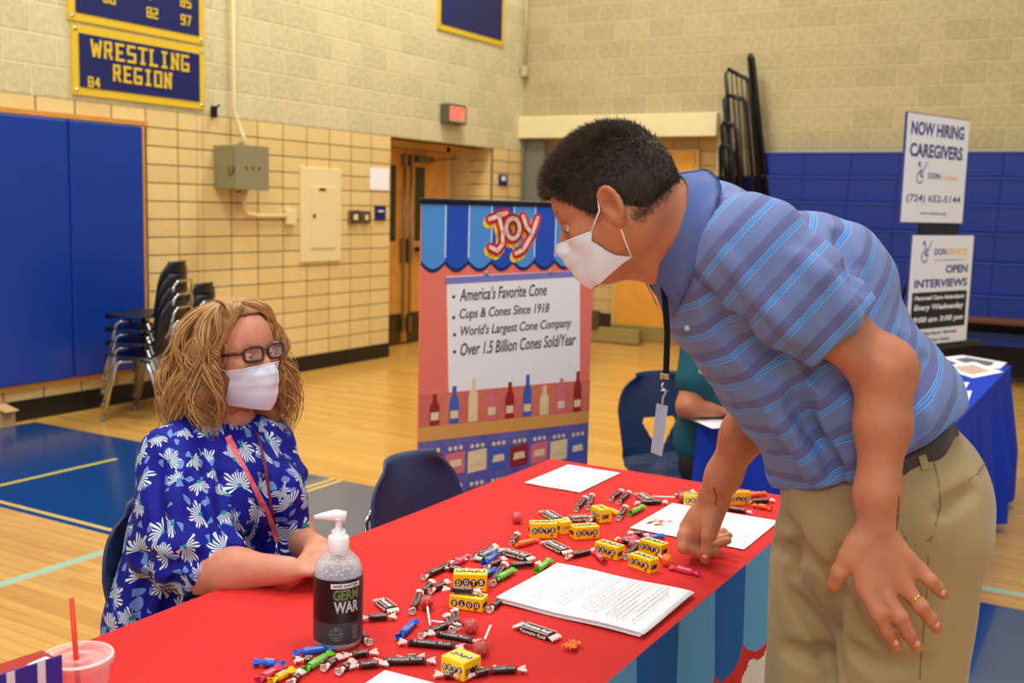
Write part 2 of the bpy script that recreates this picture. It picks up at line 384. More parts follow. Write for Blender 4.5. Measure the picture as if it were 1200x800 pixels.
# door recess in the left wall
REC = -.50
rc = MB(); rc.box((REC/2-.1, DOOR_R+.06, TB/2), (-REC, .12, TB)); rc.box((REC/2-.1, DOOR_L-.06, TB/2), (-REC, .12, TB))
rc.box((REC/2-.1, -1.624, TB+.03), (-REC, 1.9, .06))
rec = rc.build('wall_recess', mat('recess_ochre', (222, 182, 112), .5), kind='structure')
for r in range(1, 16):
    for c in range(2):
        put(random.choice(tile_me), 'wall_tile', (-.16-.3048*c, DOOR_R, (r+.5)*.13544), rec, None, math.pi/2)
d1 = MB()
for yy in (DOOR_L+.03, DOOR_R-.2): d1.box((REC-.0, yy, TB/2), (.08, .07, TB))
d1.box((REC, -1.624, TB-.03), (.08, 1.9, .06)); d1.box((REC-.25, -1.6, TB/2), (.04, 2.0, TB))
dw = d1.build('door_1', m_frame, kind='structure')
for i, yc in enumerate((-2.13, -1.225)):
    MB().box((REC+.01, yc, 1.06), (.045, .87, 2.08), bev=.003).build('door_leaf', m_orwood, dw)
    g = MB().box((REC+.036, yc+(-.19 if i else .19), 1.52), (.008, .18, .80), bev=.003).build('vision_pane', mat('dark_glass', (40, 46, 34), .08), dw)
    MB().box((REC+.036, yc, .18), (.006, .8, .32)).build('kick_plate', mat('kick_plate_bronze', (96, 80, 48), .35, metal=.8), dw)
for yy in (-1.745, -1.625): 
    b = MB().tube([(REC+.07, yy-.0, .25), (REC+.07, yy, 2.0)], .012).box((REC+.05, yy, 1.02), (.06, .06, .26), bev=.01).box((REC+.07, yy, 1.98), (.05, .05, .12), bev=.008).box((REC+.06, yy, .22), (.06, .06, .16), bev=.008)
    b.build('exit_device', m_steel, dw)
MB().box((REC+.08, -1.42, 2.0), (.1, .28, .07), bev=.012).tube([(REC+.12, -1.3, 2.0), (REC+.3, -1.1, 2.03)], .01).build('door_closer', mat('closer_bronze', (120, 104, 70), .4, metal=.6), dw)
MB().box((REC+.09, -1.2, 1.03), (.05, .7, .05), bev=.01).build('push_bar', m_blackm, dw)
# right wall
wr = MB(); wr.box((6.2, .1455, 2.4), (7.6, .3, 4.8)); wr.box((1.1, .1455, 3.6), (2.6, .3, 2.45)); wr.box((1.1, .36, 1.2), (2.8, .3, 2.5))
wr = wr.build('wall_back', mat('dimmed_tan_mortar', (190, 177, 134), .9, bump=.3, bscale=70), kind='structure')  # mortar colour dulled too, for the weaker light on this wall
m_blkr = [blockmat('dimmed_tan_block_%d' % i, a, b) for i, (a, b) in enumerate([((186, 172, 130), (164, 150, 110)), ((182, 168, 127), (160, 146, 108)), ((190, 176, 134), (168, 154, 114))])]  # block colours darkened to stand in for less light on this wall
blkr_me = []
for i in range(3):
    me = piece('block', .4064-.010, .2032-.010, .014, .004); me.materials.append(m_blkr[i]); blkr_me.append(me)
for r in range(0, 9):
    z = TB+.2032*(r+.5); off = .2032*((r+1) % 2)+.14
    for c in range(-1, 19):
        xa, xb = max(0, c*.4064+off), c*.4064+off+.4064
        if xb-xa < .06: continue
        if z < 2.56 and xb < 2.5: continue
        if z < 2.56 and xa < 2.46: xa = 2.46
        put(random.choice(blkr_me), 'block', ((xa+xb)/2, 0, z), wr, (1, (xb-xa)/.4064, 1), math.pi/2)
for i in range(1):
    pass
MB().box((1.18, -.03, 2.435), (2.48, .16, .245), bev=.006).build('trim_1', mat('cream_beam', (224, 212, 166), .5, var=.04, vscale=6), kind='structure')
gb = MB().box((1.4, .2, 1.15), (2.2, .02, 2.3)).build('grout_bed', m_grout, wr)
tr_me = []
for i in range(2):
    me = piece('wall_tile', .3048-.006, .155-.006, .014, .0015); me.materials.append(mat('brown_tile_%d' % i, [(204, 172, 112), (196, 164, 104)][i], .3)); tr_me.append(me)
for r in range(2, 15):
    for xc in (.45, .755, 1.06, 2.28)+((1.365, 1.67, 1.975) if r >= 14 else ()):
        put(random.choice(tr_me), 'wall_tile', (xc, .185, (r+.5)*.155), wr, None, math.pi/2)
MB().box((.16, .02, 1.15), (.27, .05, 2.3), bev=.006).box((.04, -.03, 1.15), (.02, .05, 2.3)).build('door_2', mat('grey_partition', (112, 112, 98), .6), kind='structure')
d3 = MB().box((1.67, .15, 1.09), (.98, .08, 2.18)).build('door_3', m_frame, kind='structure')
MB().box((1.67, .105, 1.18), (.89, .03, 1.95), bev=.003).build('door_leaf', mat('varnished_orange_door', (222, 158, 66), .3, rgb2=(206, 140, 50), vscale=5), d3)
MB().box((1.67, .1, .13), (.94, .04, .16)).build('kick_plate', mat('olive_base', (140, 122, 66), .5), d3)
MB().box((.9, .0, .09), (1.4, .1, .16), bev=.005).build('baseboard_back', mat('olive_base2', (150, 132, 76), .5), kind='structure')
MB().box((1.02, -.05, .26), (.16, .06, .2), bev=.005).build('trim_2', mat('dark_olive_plate', (70, 70, 44), .5), kind='structure')
# wall pads in a wooden frame
wp = thing('wall_pad', 'tall royal blue vinyl wall padding in a thin orange wood frame', 'wall padding', (0, -6.3, .24))
for (a, b) in ((-6.28, -5.65), (-6.93, -6.285), (-7.58, -6.935)):
    MB().box((.045, (a+b)/2+6.3, .9), (.06, b-a-.006, 1.77), bev=.012).build('pad', m_pad, wp)
MB().box((.02, -.33, 1.81), (.05, 2.1, .035)).box((.02, .672, .9), (.05, .035, 1.8)).build('frame', m_orwood, wp)
MB().box((.02, -.33, -.0), (.05, 2.1, .04)).build('frame', m_orwood, wp)
# small things on the left wall
def wallthing(name, label, cat, yc, zc, w, h, t, m, bev=.004, x0=.007, group=None):
    o = thing(name, label, cat, (x0, yc, zc), group=group)
    MB().box((t/2, 0, 0), (t, w, h), bev=bev).build('plate' if name != 'electrical_box' else 'body', m, o); return o
def onwall(px0, py0, px1, py1):
    a = onX(px0, py0); b = onX(px1, py1); return (a[1]+b[1])/2, (a[2]+b[2])/2, abs(b[1]-a[1]), abs(a[2]-b[2])
eb = thing('electrical_box', 'olive grey metal electrical box with conduit entering its top', 'electrical box', (.007, -4.72, 1.77))
MB().box((.12, 0, 0), (.24, .36, .34), bev=.006).box((.243, 0, 0), (.01, .372, .352), bev=.003).build('body', mat('olive_grey_metal', (140, 134, 100), .45), eb)
for k in (-.07, 0, .07): MB().tube([(.245, k, -.0), (.253, k, -.0)], .012, 10).build('indicator', mat('dark_bronze', (70, 60, 40), .4), eb)
MB().box((.12, .0, .185), (.03, .03, .03), bev=.004).box((.12, -.03, -.185), (.04, .04, .03), bev=.004).box((.2, -.19, -.02), (.05, .03, .05), bev=.004).build('knockout', m_steel, eb)
c1 = MB().tube([(.04, -4.71, 4.4), (.04, -4.71, 2.25), (.06, -4.68, 2.12), (.09, -4.66, 2.03), (.12, -4.66, 1.94)], .016, 10)
props(c1.build('conduit', m_cream), 'cream conduit running down the wall into the electrical box', 'conduit')
a = onX(330, 253)
c2 = MB().tube([(.12, -4.66, 1.6), (.1, -4.66, 1.5), (.05, -4.62, 1.44), (.03, -4.55, 1.40), (.03, -4.4, a[2]), (.03, a[1]+.02, a[2])], .017, 10)
c2 = c2.build('conduit', m_cream); props(c2, 'short curved conduit from under the electrical box to a square plate', 'conduit')
y, z, w, h = onwall(329, 245, 344, 263); jb = thing('junction_plate', 'small cream square wall plate at the end of the curved conduit', 'junction box', (.007, y+.01, z)); MB().box((.02, 0, 0), (.04, .12, .13), bev=.005).build('plate', m_cream, jb)
y, z, w, h = onwall(350, 195, 397, 305); ep = thing('breaker_box', 'tall cream electrical breaker cabinet set flush in the tiled wall', 'breaker box', (.007, y, z))
MB().box((.01, 0, 0), (.02, w, h), bev=.003).build('cover', m_cream, ep)
MB().box((.024, .02, -.02), (.01, w*.62, h*.66), bev=.002).build('panel_door', m_cream, ep)
MB().box((.03, 0, h*.27), (.006, .09, .02)).box((.03, -w*.2, -.01), (.008, .03, .03)).build('latch', m_blackm, ep)
for (a_, b_, c_, d_, col, nm, lb, ct) in [(406, 246, 420, 262, (150, 140, 110), 'light_switch', 'metal light switch plate, nearer of two right of the cream panel', 'light switch'), (421, 247, 431, 262, (160, 150, 120), 'light_switch', 'metal light switch plate beside the dark blue square sign', 'light switch')]:
    y, z, w, h = onwall(a_, b_, c_, d_); o = thing(nm, lb, ct, (.007, y, z)); MB().box((.015, 0, 0), (.03, w*.92, h), bev=.004).build('plate', m_steel, o); MB().box((.032, 0, 0), (.01, w*.3, h*.4)).build('toggle', m_cream, o)
y, z, w, h = onwall(438, 241, 450, 258); o = thing('room_sign', 'small dark blue square sign beside the door recess', 'sign', (.007, y, z)); MB().box((.008, 0, 0), (.016, w, h), bev=.002).build('plate', m_navy, o)
MB().box((.0175, 0, .02), (.002, w*.5, h*.10)).build('small_print', m_white, o)
y, z, w, h = onwall(433, 196, 455, 223); o = thing('wall_notice', 'white paper notice taped to the tiles above the blue sign', 'notice', (.008, y, z)); MB().box((.002, 0, 0), (.003, w, h)).build('sheet', m_white, o)
y, z, w, h = onwall(584, 204, 592, 218); o = thing('room_sign', 'tiny dark blue sign on the narrow tiled strip right of the doors', 'sign', (.007, y, z)); MB().box((.008, 0, 0), (.016, w*1.1, h), bev=.002).build('plate', m_navy, o)
MB().box((.017, 0, .02), (.003, w*.5, .05)).build('symbol', m_white, o)
y, z, w, h = onwall(246, 124, 250, 138); o = thing('wall_bracket', 'small dark metal bracket between the banner and the conduit', 'bracket', (.007, y, z)); MB().box((.02, 0, 0), (.04, .04, h), bev=.004).tube([(.03, 0, .03), (.08, 0, .05)], .008).build('clip', m_blackm, o)
# exit sign
y, z, w, h = onwall(515, 121, 537, 147); es = thing('exit_sign', 'grey box exit sign with glowing red letters above the double doors', 'exit sign', (.007, y, z))
MB().box((.05, 0, 0), (.1, w, h), bev=.008).build('housing', mat('exit_grey', (90, 84, 70), .5), es)
MB().box((.102, 0, 0), (.004, w*.82, h*.78)).build('face', mat('exit_face', (196, 170, 140), .5), es)
V, Fc = textfit('EXIT', w*.72, h*.6, .0, depth=.002); MB().add(V, Fc, M=frame((.106, -w*.35, -h*.27), (0, 1, 0), (0, 0, 1))).build('lettering', mat('exit_red', (255, 60, 60), .5, emit=1.2), es)
# banners high on the left wall: heavy slab letters
GL = {'W': [(0, 1, .22, 0), (.22, 0, .5, .75), (.5, .75, .78, 0), (.78, 0, 1, 1)], 'R': [(.15, 0, .15, 1), (.15, 1, .8, 1), (.8, 1, .8, .5), (.8, .5, .15, .5), (.5, .5, .85, 0)],
      'E': [(.15, 0, .15, 1), (.05, 1, .9, 1), (.15, .5, .7, .5), (.05, 0, .9, 0)], 'S': [(.9, 1, .1, 1), (.1, 1, .1, .5), (.1, .5, .9, .5), (.9, .5, .9, 0), (.9, 0, .1, 0)],
      'T': [(.05, 1, .95, 1), (.5, 1, .5, 0), (.3, 0, .7, 0)], 'L': [(.2, 0, .2, 1), (.05, 1, .4, 1), (.05, 0, .9, 0)], 'I': [(.5, 0, .5, 1), (.25, 1, .75, 1), (.25, 0, .75, 0)],
      'N': [(.15, 0, .15, 1), (.15, 1, .85, 0), (.85, 0, .85, 1), (.0, 0, .3, 0), (.7, 1, 1, 1)], 'G': [(.9, 1, .1, 1), (.1, 1, .1, 0), (.1, 0, .9, 0), (.9, 0, .9, .45), (.9, .45, .5, .45)], 'O': [(.1, 0, .1, 1), (.1, 1, .9, 1), (.9, 1, .9, 0), (.9, 0, .1, 0)],
      '8': [(.1, 0, .1, 1), (.1, 1, .9, 1), (.9, 1, .9, 0), (.9, 0, .1, 0), (.1, .5, .9, .5)], '4': [(.7, 0, .7, 1), (.7, 1, .05, .35), (.05, .35, .95, .35)], '6': [(.9, 1, .1, 1), (.1, 1, .1, 0), (.1, 0, .9, 0), (.9, 0, .9, .5), (.9, .5, .1, .5)],
      '2': [(.1, 1, .9, 1), (.9, 1, .9, .5), (.9, .5, .1, .5), (.1, .5, .1, 0), (.1, 0, .9, 0)], '9': [(.9, .5, .1, .5), (.1, .5, .1, 1), (.1, 1, .9, 1), (.9, 1, .9, 0), (.9, 0, .1, 0)], '7': [(.1, 1, .9, 1), (.9, 1, .4, 0)],
      '5': [(.9, 1, .1, 1), (.1, 1, .1, .5), (.1, .5, .9, .5), (.9, .5, .9, 0), (.9, 0, .1, 0)]}
def slab(word, x, y, cw, ch, st, M, mb=None):
    mb = mb or MB()
    for i, c in enumerate(word):
        for (a, b, c2, d) in GL.get(c, []):
            p = np.array([x+i*cw*1.36+a*cw, y+b*ch]); q = np.array([x+i*cw*1.36+c2*cw, y+d*ch]); t = q-p; L = np.linalg.norm(t); t /= L; n = np.array([-t[1], t[0]])*st/2
            p = p-t*st/2*.8; q = q+t*st/2*.8
            mb.prism([tuple(p-n), tuple(q-n), tuple(q+n), tuple(p+n)], 0, .003+.0003*(len(mb.F) % 11), M)
    return mb
def wall_banner(label, y0, y1, z0, z1, words, name='wall_banner'):
    w = y1-y0; h = z1-z0; o = thing(name, label, 'banner', (.008, (y0+y1)/2, z0))
    MB().box((.008, 0, h/2), (.016, w, h)).build('border', m_brass_y, o)
    MB().box((.018, 0, h/2), (.006, w-.11, h-.11)).build('panel', m_navy, o)
    M = frame((.0215, -w/2, 0), (0, 1, 0), (0, 0, 1))
    for (s_, x, y, cw, ch, st) in words: slab(s_, x, y, cw, ch, st, M).build('lettering', m_brass_y, o)
    for yy in (-w/2+.03, w/2-.03):
        for zz in (.03, h-.03): MB().tube([(.012, yy, zz), (.022, yy, zz)], .012, 8).build('grommet', m_chrome, o)
    return o
wall_banner('navy and yellow wrestling region banner on the block wall', -6.20, -5.00, 2.205, 2.675, [('WRESTLING', .155, .275, .074, .105, .019), ('REGION', .33, .13, .068, .10, .019), ('84', .12, .065, .04, .06, .012)])
wall_banner('larger navy and yellow banner of year numbers, cut off by the top', -6.22, -5.0, 2.70, 3.6, [('68', .28, .16, .042, .065, .012), ('82', .66, .12, .042, .065, .012), ('97', .98, .12, .042, .065, .012), ('85', .98, .25, .042, .065, .012), ('80', .66, .25, .042, .065, .012)])
wall_banner('navy and yellow banner hung high near the room corner', -1.83, -.52, 3.30, 4.1, [('5', .05, .62, .05, .08, .02)])
cc = MB().tube([(.06, -.09, 4.4), (.06, -.09, 3.12)], .016, 8).box((.06, -.09, 3.08), (.06, .07, .12), bev=.006)
props(cc.build('conduit', mat('grey_conduit', (190, 180, 140), .4)), 'grey pipe ending in a small box near the wall corner', 'conduit')
# ------------------------------------------------------------------ bleachers (folded shut)
m_bl = mat('blue_bleacher_plastic', (12, 42, 128), .45, var=.04, vscale=4)
bl = thing('bleachers', 'folded royal blue gym bleachers against the back wall', 'bleachers', (5.6, -.23, 0))
ysx = [178, 207, 238, 270, 303, 340, 372]
zs = [float(onY(1060, yy, -.12-.05*i)[2]) for i, yy in enumerate(ysx)]
for i in range(6):
    z1 = zs[i]; z0 = zs[i+1]; Yf = -.12-.05*i; xs = 2.93-.46*(i > 0)
    k = 0; x = xs
    while x < 8.2:
        x1 = x+.46
        mb = MB(); mb.box(((x+x1)/2-5.6, Yf+.25, (z0+z1)/2), (.4592, .1, z1-z0-.012), bev=.004); mb.build('seat_panel', m_bl, bl); x = x1
    MB().box((5.55-5.6, Yf+.245, z1-.008), (5.3, .11, .016)).build('seat_ledge', mat('blue_edge', (34, 66, 160), .4), bl)
MB().box((0, .13, .8), (5.2, .16, 1.5)).build('understructure', m_blackm, bl)
MB().box((-.3, -.28, .60), (4.8, .3, .05), bev=.01).build('front_plank', mat('brown_plank', (88, 48, 40), .5), bl)
MB().box((-.3, -.2, .42), (4.8, .04, .12)).build('riser', m_bl, bl)
for x in (-2.2, -.95, .3): MB().box((x, -.27, .3), (.09, .09, .56)).build('leg', m_blackm, bl)
# folded guard rails
def rail(px0, py0, px1, py1, label, bars=4, slope=.0, Y=-.25, tilt=0.0):
    a = onY(px0, py0, Y); b = onY(px1, py1, Y); zt = a[2]; zb = 1.55; x0, x1 = a[0], b[0]
    o = thing('guard_rail', label, 'railing', (x0, Y, 0), group=None)
    r = .022; w = x1-x0; dz = b[2]-a[2]; sk = .12*tilt
    H = zt-zb
    pts = [(sk*H, 0, zb), (0, 0, zt-.05), (.02, 0, zt-.01), (w-.05, 0, zt+dz), (w-.01, 0, zt+dz-.05), (w+sk*H, 0, zb)]
    MB().tube(pts, r, 8).build('frame', m_blackm, o)
    for k in range(bars):
        t = (k+1)/(bars+1); MB().tube([(w*t+sk*H, 0, zb), (w*t, 0, zt+dz*t)], .008, 6).build('baluster', m_blackm, o)
    return o
rail(851, 80, 880, 92, 'black tubular guard rail, second tallest of the folded set', 4, Y=-.22, tilt=1)
rail(849, 110, 876, 116, 'black guard rail of middle height in the folded set', 4, Y=-.3, tilt=1)
rail(846, 142, 864, 146, 'low black guard rail in the folded set beside the beam end', 3, Y=-.38, tilt=1)
rail(844, 168, 860, 172, 'lowest and leftmost black guard rail of the folded set', 3, Y=-.42, tilt=.6)
rail(878, 62, 884, 63, 'tallest black guard rail standing edge on beside the bleachers', 1, Y=-.2, tilt=1.25)
# cardboard at the far left
o = thing('cardboard_box', 'piece of brown cardboard box at the left edge by the wall', 'box', tuple(onz(-6, 500, 0)))
MB().box((0, 0, .06), (.18, .18, .12), bev=.003).build('carton', mat('cardboard', (196, 156, 104), .8), o); MB().box((.02, .03, .14), (.2, .1, .004), M=Matrix.Rotation(.2, 4, 'Y')).build('flap', MATS['cardboard'], o)
# ------------------------------------------------------------------ chairs
m_shell = mat('navy_plastic_shell', (42, 58, 92), .38, bump=.12, bscale=300, bdist=.0006)
m_shell2 = mat('dark_plastic_shell', (16, 20, 32), .4)
m_glide = mat('grey_glide', (120, 112, 96), .5)
def shell_mesh(name, hole=False, n=26, mseg=36):
    prof = [(.225, .425), (.20, .445), (.10, .435), (-.05, .43), (-.14, .44), (-.185, .475), (-.205, .53), (-.23, .65), (-.26, .80), (-.268, .825)]
    P = np.array(prof); L = np.r_[0, np.cumsum(np.linalg.norm(np.diff(P, axis=0), axis=1))]; L /= L[-1]
    V = []; Fc = []
    for i in range(mseg+1):
        t = i/mseg; x = np.interp(t, L, P[:, 0]); z = np.interp(t, L, P[:, 1])
        wv = np.interp(t, [0, .3, .5, .62, .8, 1], [.215, .23, .20, .205, .215, .19])
        e = max(0, (t-.80)/.20); wv *= (1-e**3.2)**.4 if e < 1 else .0
        e = max(0, (.10-t)/.10); wv *= (1-.25*e**2)
        wv = max(wv, .12)
        for j in range(n+1):
            s_ = -1+2*j/n; y = wv*s_; back = min(1, max(0, (t-.45)/.15))
            V.append((x+back*.05*s_*s_, y, z+(1-back)*(.012*s_**2)-(.012 if t < .02 else 0)))
    for i in range(mseg):
        for j in range(n):
            t = (i+.5)/mseg; s_ = -1+2*(j+.5)/n
            if hole and .56 < t < .745 and abs(s_) < .03+.42*(t-.56)/.18-.12*max(0, (t-.72)/.025): continue
            Fc.append((i*(n+1)+j, i*(n+1)+j+1, (i+1)*(n+1)+j+1, (i+1)*(n+1)+j))
    bm = bmesh.new(); vs = [bm.verts.new(v) for v in V]
    for f in Fc: bm.faces.new([vs[i] for i in f])
    bmesh.ops.recalc_face_normals(bm, faces=bm.faces)
    bmesh.ops.solidify(bm, geom=bm.faces[:], thickness=.008)
    for v in [v for v in bm.verts if not v.link_faces]: bm.verts.remove(v)
    for f in bm.faces: f.smooth = True
    me = bpy.data.meshes.new(name); bm.to_mesh(me); bm.free(); me.materials.append(m_shell); return me
def make_chair(label, loc, rz, group=None, hole=False, mshell=None):
    o = thing('plastic_chair', label, 'chair', loc, rz, group)
    me = shell_mesh('shell', hole, 26 if not hole else 90, 36 if not hole else 130)
    if mshell: me.materials[0] = mshell
    link('shell', me, o)
    for sy in (-1, 1):
        for (xa, xb) in ((.13, .22), (-.10, -.25)):
            l = MB().tube([(xa*.3, sy*.15, .415), (xa*.85, sy*.18, .41), (xa, sy*.195, .39), (xb, sy*.215, .012)], .0125, 8).build('leg', m_chrome, o)
            MB().lathe([(0, 0), (.018, 0), (.02, .014), (.013, .035), (0, .036)], 10, (xb, sy*.215, 0)).build('glide', m_glide, l)
    MB().tube([(-.16, -.15, .43), (-.235, -.15, .54), (-.262, -.14, .66), (-.268, -.10, .69), (-.268, .10, .69), (-.262, .14, .66), (-.235, .15, .54), (-.16, .15, .43)], .009, 8).build('back_frame', m_chrome, o)
    return o
c_w = make_chair('navy plastic chair the woman in the floral blouse sits on', (4.715, -9.41, 0), 0)
c_e = make_chair('empty navy plastic chair pushed under the red table beside the pop-up banner', (4.955, -8.77, 0), 0)
c_t = make_chair('navy plastic chair with a triangular hole in its back, under the person in teal', tuple(np.r_[atd(800, 540, 4.46)[:2], 0]), -.66, hole=True)
lab = ['lowest navy chair of the nearer stack by the wall pad', 'second navy chair from the floor in the nearer stack', 'third navy chair from the floor in the nearer stack', 'topmost navy chair of the nearer stack by the wall pad']
proto = None
for k in range(4):
    loc = (.56-.02*k, -6.06+.02*k, .088*k)
    if proto is None: proto = make_chair(lab[0], loc, math.pi+.38, 'stacked navy chairs', mshell=m_shell2); o = proto
    else:
        o = copy_tree(proto); o.location = loc; o['label'] = lab[k]
for k, lb in enumerate(['lower navy chair of the farther short stack, half hidden by her hair', 'top navy chair of the farther short stack behind her hair']):
    o = copy_tree(proto); o.location = (.36-.02*k, -5.60+.01*k, .088*k); o['label'] = lb; o.rotation_euler = (0, 0, math.pi+.3)
# ------------------------------------------------------------------ red table and its printed cloth
TZ = .745
TX0, TX1, TY0, TY1 = 4.902, 5.733, -10.70, -8.262
t = thing('folding_table', 'long folding table under the red cloth', 'table', ((TX0+TX1)/2, (TY0+TY1)/2, 0))
MB().box((0, 0, .725), (TX1-TX0-.012, TY1-TY0-.012, .03), bev=.005).build('tabletop', mat('table_grey', (120, 116, 110), .6), t)
for sx in (-1, 1):
    for sy in (-1, 1): MB().tube([(sx*.3, sy*1.0, .71), (sx*.3, sy*1.0, 0)], .014).build('leg', m_blackm, t)
m_red = mat('red_polyester', (202, 40, 38), .85, var=.05, vscale=5, bump=.25, bscale=5, bdist=.008, spec=.3)
m_cb = [mat('cloth_dark_blue', (28, 94, 168), .8, spec=.2), mat('cloth_light_blue', (92, 162, 212), .8, spec=.2)]
m_cwhite = mat('cloth_offwhite', (226, 220, 214), .7)
def cloth_side(p0, p1, ztop, zbot, outn, amp, nu, nv, freq, colorfn=None, seed=0, phase=0):
    """hanging fold sheet from p0 to p1"""
    p0 = np.array(p0, float); p1 = np.array(p1, float); L = np.linalg.norm(p1-p0); V = []; Fc = []; mi = []
    for j in range(nv+1):
        tv = j/nv; z = ztop+(zbot-ztop)*tv
        for i in range(nu+1):
            tu = i/nu; s_ = tu*L; a = amp*min(1, tv*1.6)
            off = a*(math.sin(s_*freq+phase)+.5*math.sin(s_*freq*1.7+1+phase)+.3*math.sin(s_*freq*3.1+2))+.01*tv+a*.8
            p = p0+(p1-p0)*tu; V.append((p[0]+outn[0]*off, p[1]+outn[1]*off, z))
    for j in range(nv):
        for i in range(nu): Fc.append((j*(nu+1)+i, j*(nu+1)+i+1, (j+1)*(nu+1)+i+1, (j+1)*(nu+1)+i)); mi.append(colorfn((i+.5)/nu*L, (j+.5)/nv*(ztop-zbot)) if colorfn else 0)
    return V, Fc, mi
SW = .196  # printed awning stripe width
def awn(s_, d):
    # s_ from the near end (y=TY0); stripes then scalloped red edge
    u = (s_-1.03)/SW+100; k = int(math.floor(u)); f = u-k; edge = .225-.045*(2*f-1)**2
    if d < edge: return 1+(k % 2)
    if d > .235 and (s_-1.90)**2/.012+(d-.34)**2/.010 < 1+.4*math.sin(s_*70)*math.sin(d*50): return 3
    return 0
cl = MB()
# top with softly rounded rim
nx, ny = 20, 60; V = []; Fc = []
for j in range(ny+1):
    for i in range(nx+1):
        x = TX0+(TX1-TX0)*i/nx; y = TY0+(TY1-TY0)*j/ny
        V.append((x, y, TZ+.0012*math.sin(x*9+y*4)*math.sin(y*7-x*3)-(.002 if i in (0, nx) else 0)))
for j in range(ny):
    for i in range(nx): Fc.append((j*(nx+1)+i, j*(nx+1)+i+1, (j+1)*(nx+1)+i+1, (j+1)*(nx+1)+i))
cl.add(V, Fc, True)
for (p0, p1, on, fn, nu) in [((TX1, TY0), (TX1, TY1), (1, 0), awn, 520), ((TX0, TY1), (TX0, TY0), (-1, 0), 0, 160), ((TX1, TY1), (TX0, TY1), (0, 1), None, 60), ((TX0, TY0), (TX1, TY0), (0, -1), None, 60)]:
    V, Fc, mi = cloth_side(p0, p1, TZ-.002, .06 if fn != 0 else .49, on, .014, nu, 150 if fn else 30, 17, fn)
    b0 = len(cl.F); cl.add(V, Fc, True)
    for q, m_ in enumerate(mi): cl.mi[b0+q] = m_
clo = cl.build('tablecloth', [m_red, m_cb[1], m_cb[0], m_cwhite]); props(clo, 'red cloth with printed blue awning stripes down its side, on the long front table', 'tablecloth')
# ------------------------------------------------------------------ blue table behind
B0, B1, BY0, BY1 = 5.06, 5.87, -7.40, -4.88
t = thing('folding_table', 'folding table under the royal blue cloth', 'table', ((B0+B1)/2, (BY0+BY1)/2, 0))
MB().box((0, 0, .722), (B1-B0-.03, BY1-BY0-.03, .03), bev=.005).build('tabletop', MATS['table_grey'], t)
for sx in (-1, 1):
    for sy in (-1, 1): MB().tube([(sx*.3, sy*1.0, .71), (sx*.3, sy*1.0, 0)], .014).build('leg', m_blackm, t)
m_rb = mat('royal_blue_cloth', (24, 56, 180), .8, spec=.2, var=.04, vscale=4)
cl = MB(); cl.add([(B0, BY0, .742), (B1, BY0, .742), (B1, BY1, .742), (B0, BY1, .742)], [(0, 1, 2, 3)])
for (p0, p1, on, nu, ph) in [((B1, BY0), (B1, BY1), (1, 0), 200, 0), ((B0, BY1), (B0, BY0), (-1, 0), 200, 1), ((B1, BY1), (B0, BY1), (0, 1), 60, 2), ((B0, BY0), (B1, BY0), (0, -1), 100, .5)]:
    V, Fc, mi = cloth_side(p0, p1, .742, .47 if ph == 1 else .05, on, .035, nu, 30, 14, None, phase=ph); cl.add(V, Fc, True)
props(cl.build('tablecloth', m_rb), 'royal blue tablecloth hanging in folds on the farther table', 'tablecloth')
# leaflets on the blue table
def onflat(px, py, z): v = onz(px, py, z); return (float(v[0]), float(v[1]))
m_ppr = [mat('leaflet_%d' % i, c, .5) for i, c in enumerate([(240, 240, 245), (200, 170, 150), (96, 100, 120), (150, 175, 220)])]
for i, (qs, lb, cc_) in enumerate([([(1104, 419), (1128, 416), (1180, 425), (1172, 432), (1130, 429)], 'flat white leaflet nearest the far corner of the blue table', 2), ([(1108, 428), (1142, 424), (1176, 436), (1140, 443), (1118, 436)], 'white edged photo leaflet on the blue cloth by his back', 1), ([(1106, 447), (1136, 448), (1130, 458), (1115, 459)], 'small white card above the larger one on the blue cloth', 3), ([(1108, 459), (1139, 458), (1135, 470), (1112, 470)], 'white card printed light blue, nearest his belt on the blue table', 3)]):
    z = .744+.001*i; P = [onflat(x, y, z) for x, y in qs]; c0 = np.mean(P, 0)
    o = thing('leaflet', lb, 'leaflet', (c0[0], c0[1], z)); Q = [(p[0]-c0[0], p[1]-c0[1]) for p in P]
    if Q and sum(Q[k][0]*Q[(k+1) % len(Q)][1]-Q[(k+1) % len(Q)][0]*Q[k][1] for k in range(len(Q))) < 0: Q = Q[::-1]
    MB().prism(Q, 0, .001).build('sheet', m_ppr[0], o)
    MB().prism([(a*.62, b*.62) for a, b in Q], .001, .0016).build('picture', m_ppr[cc_], o)
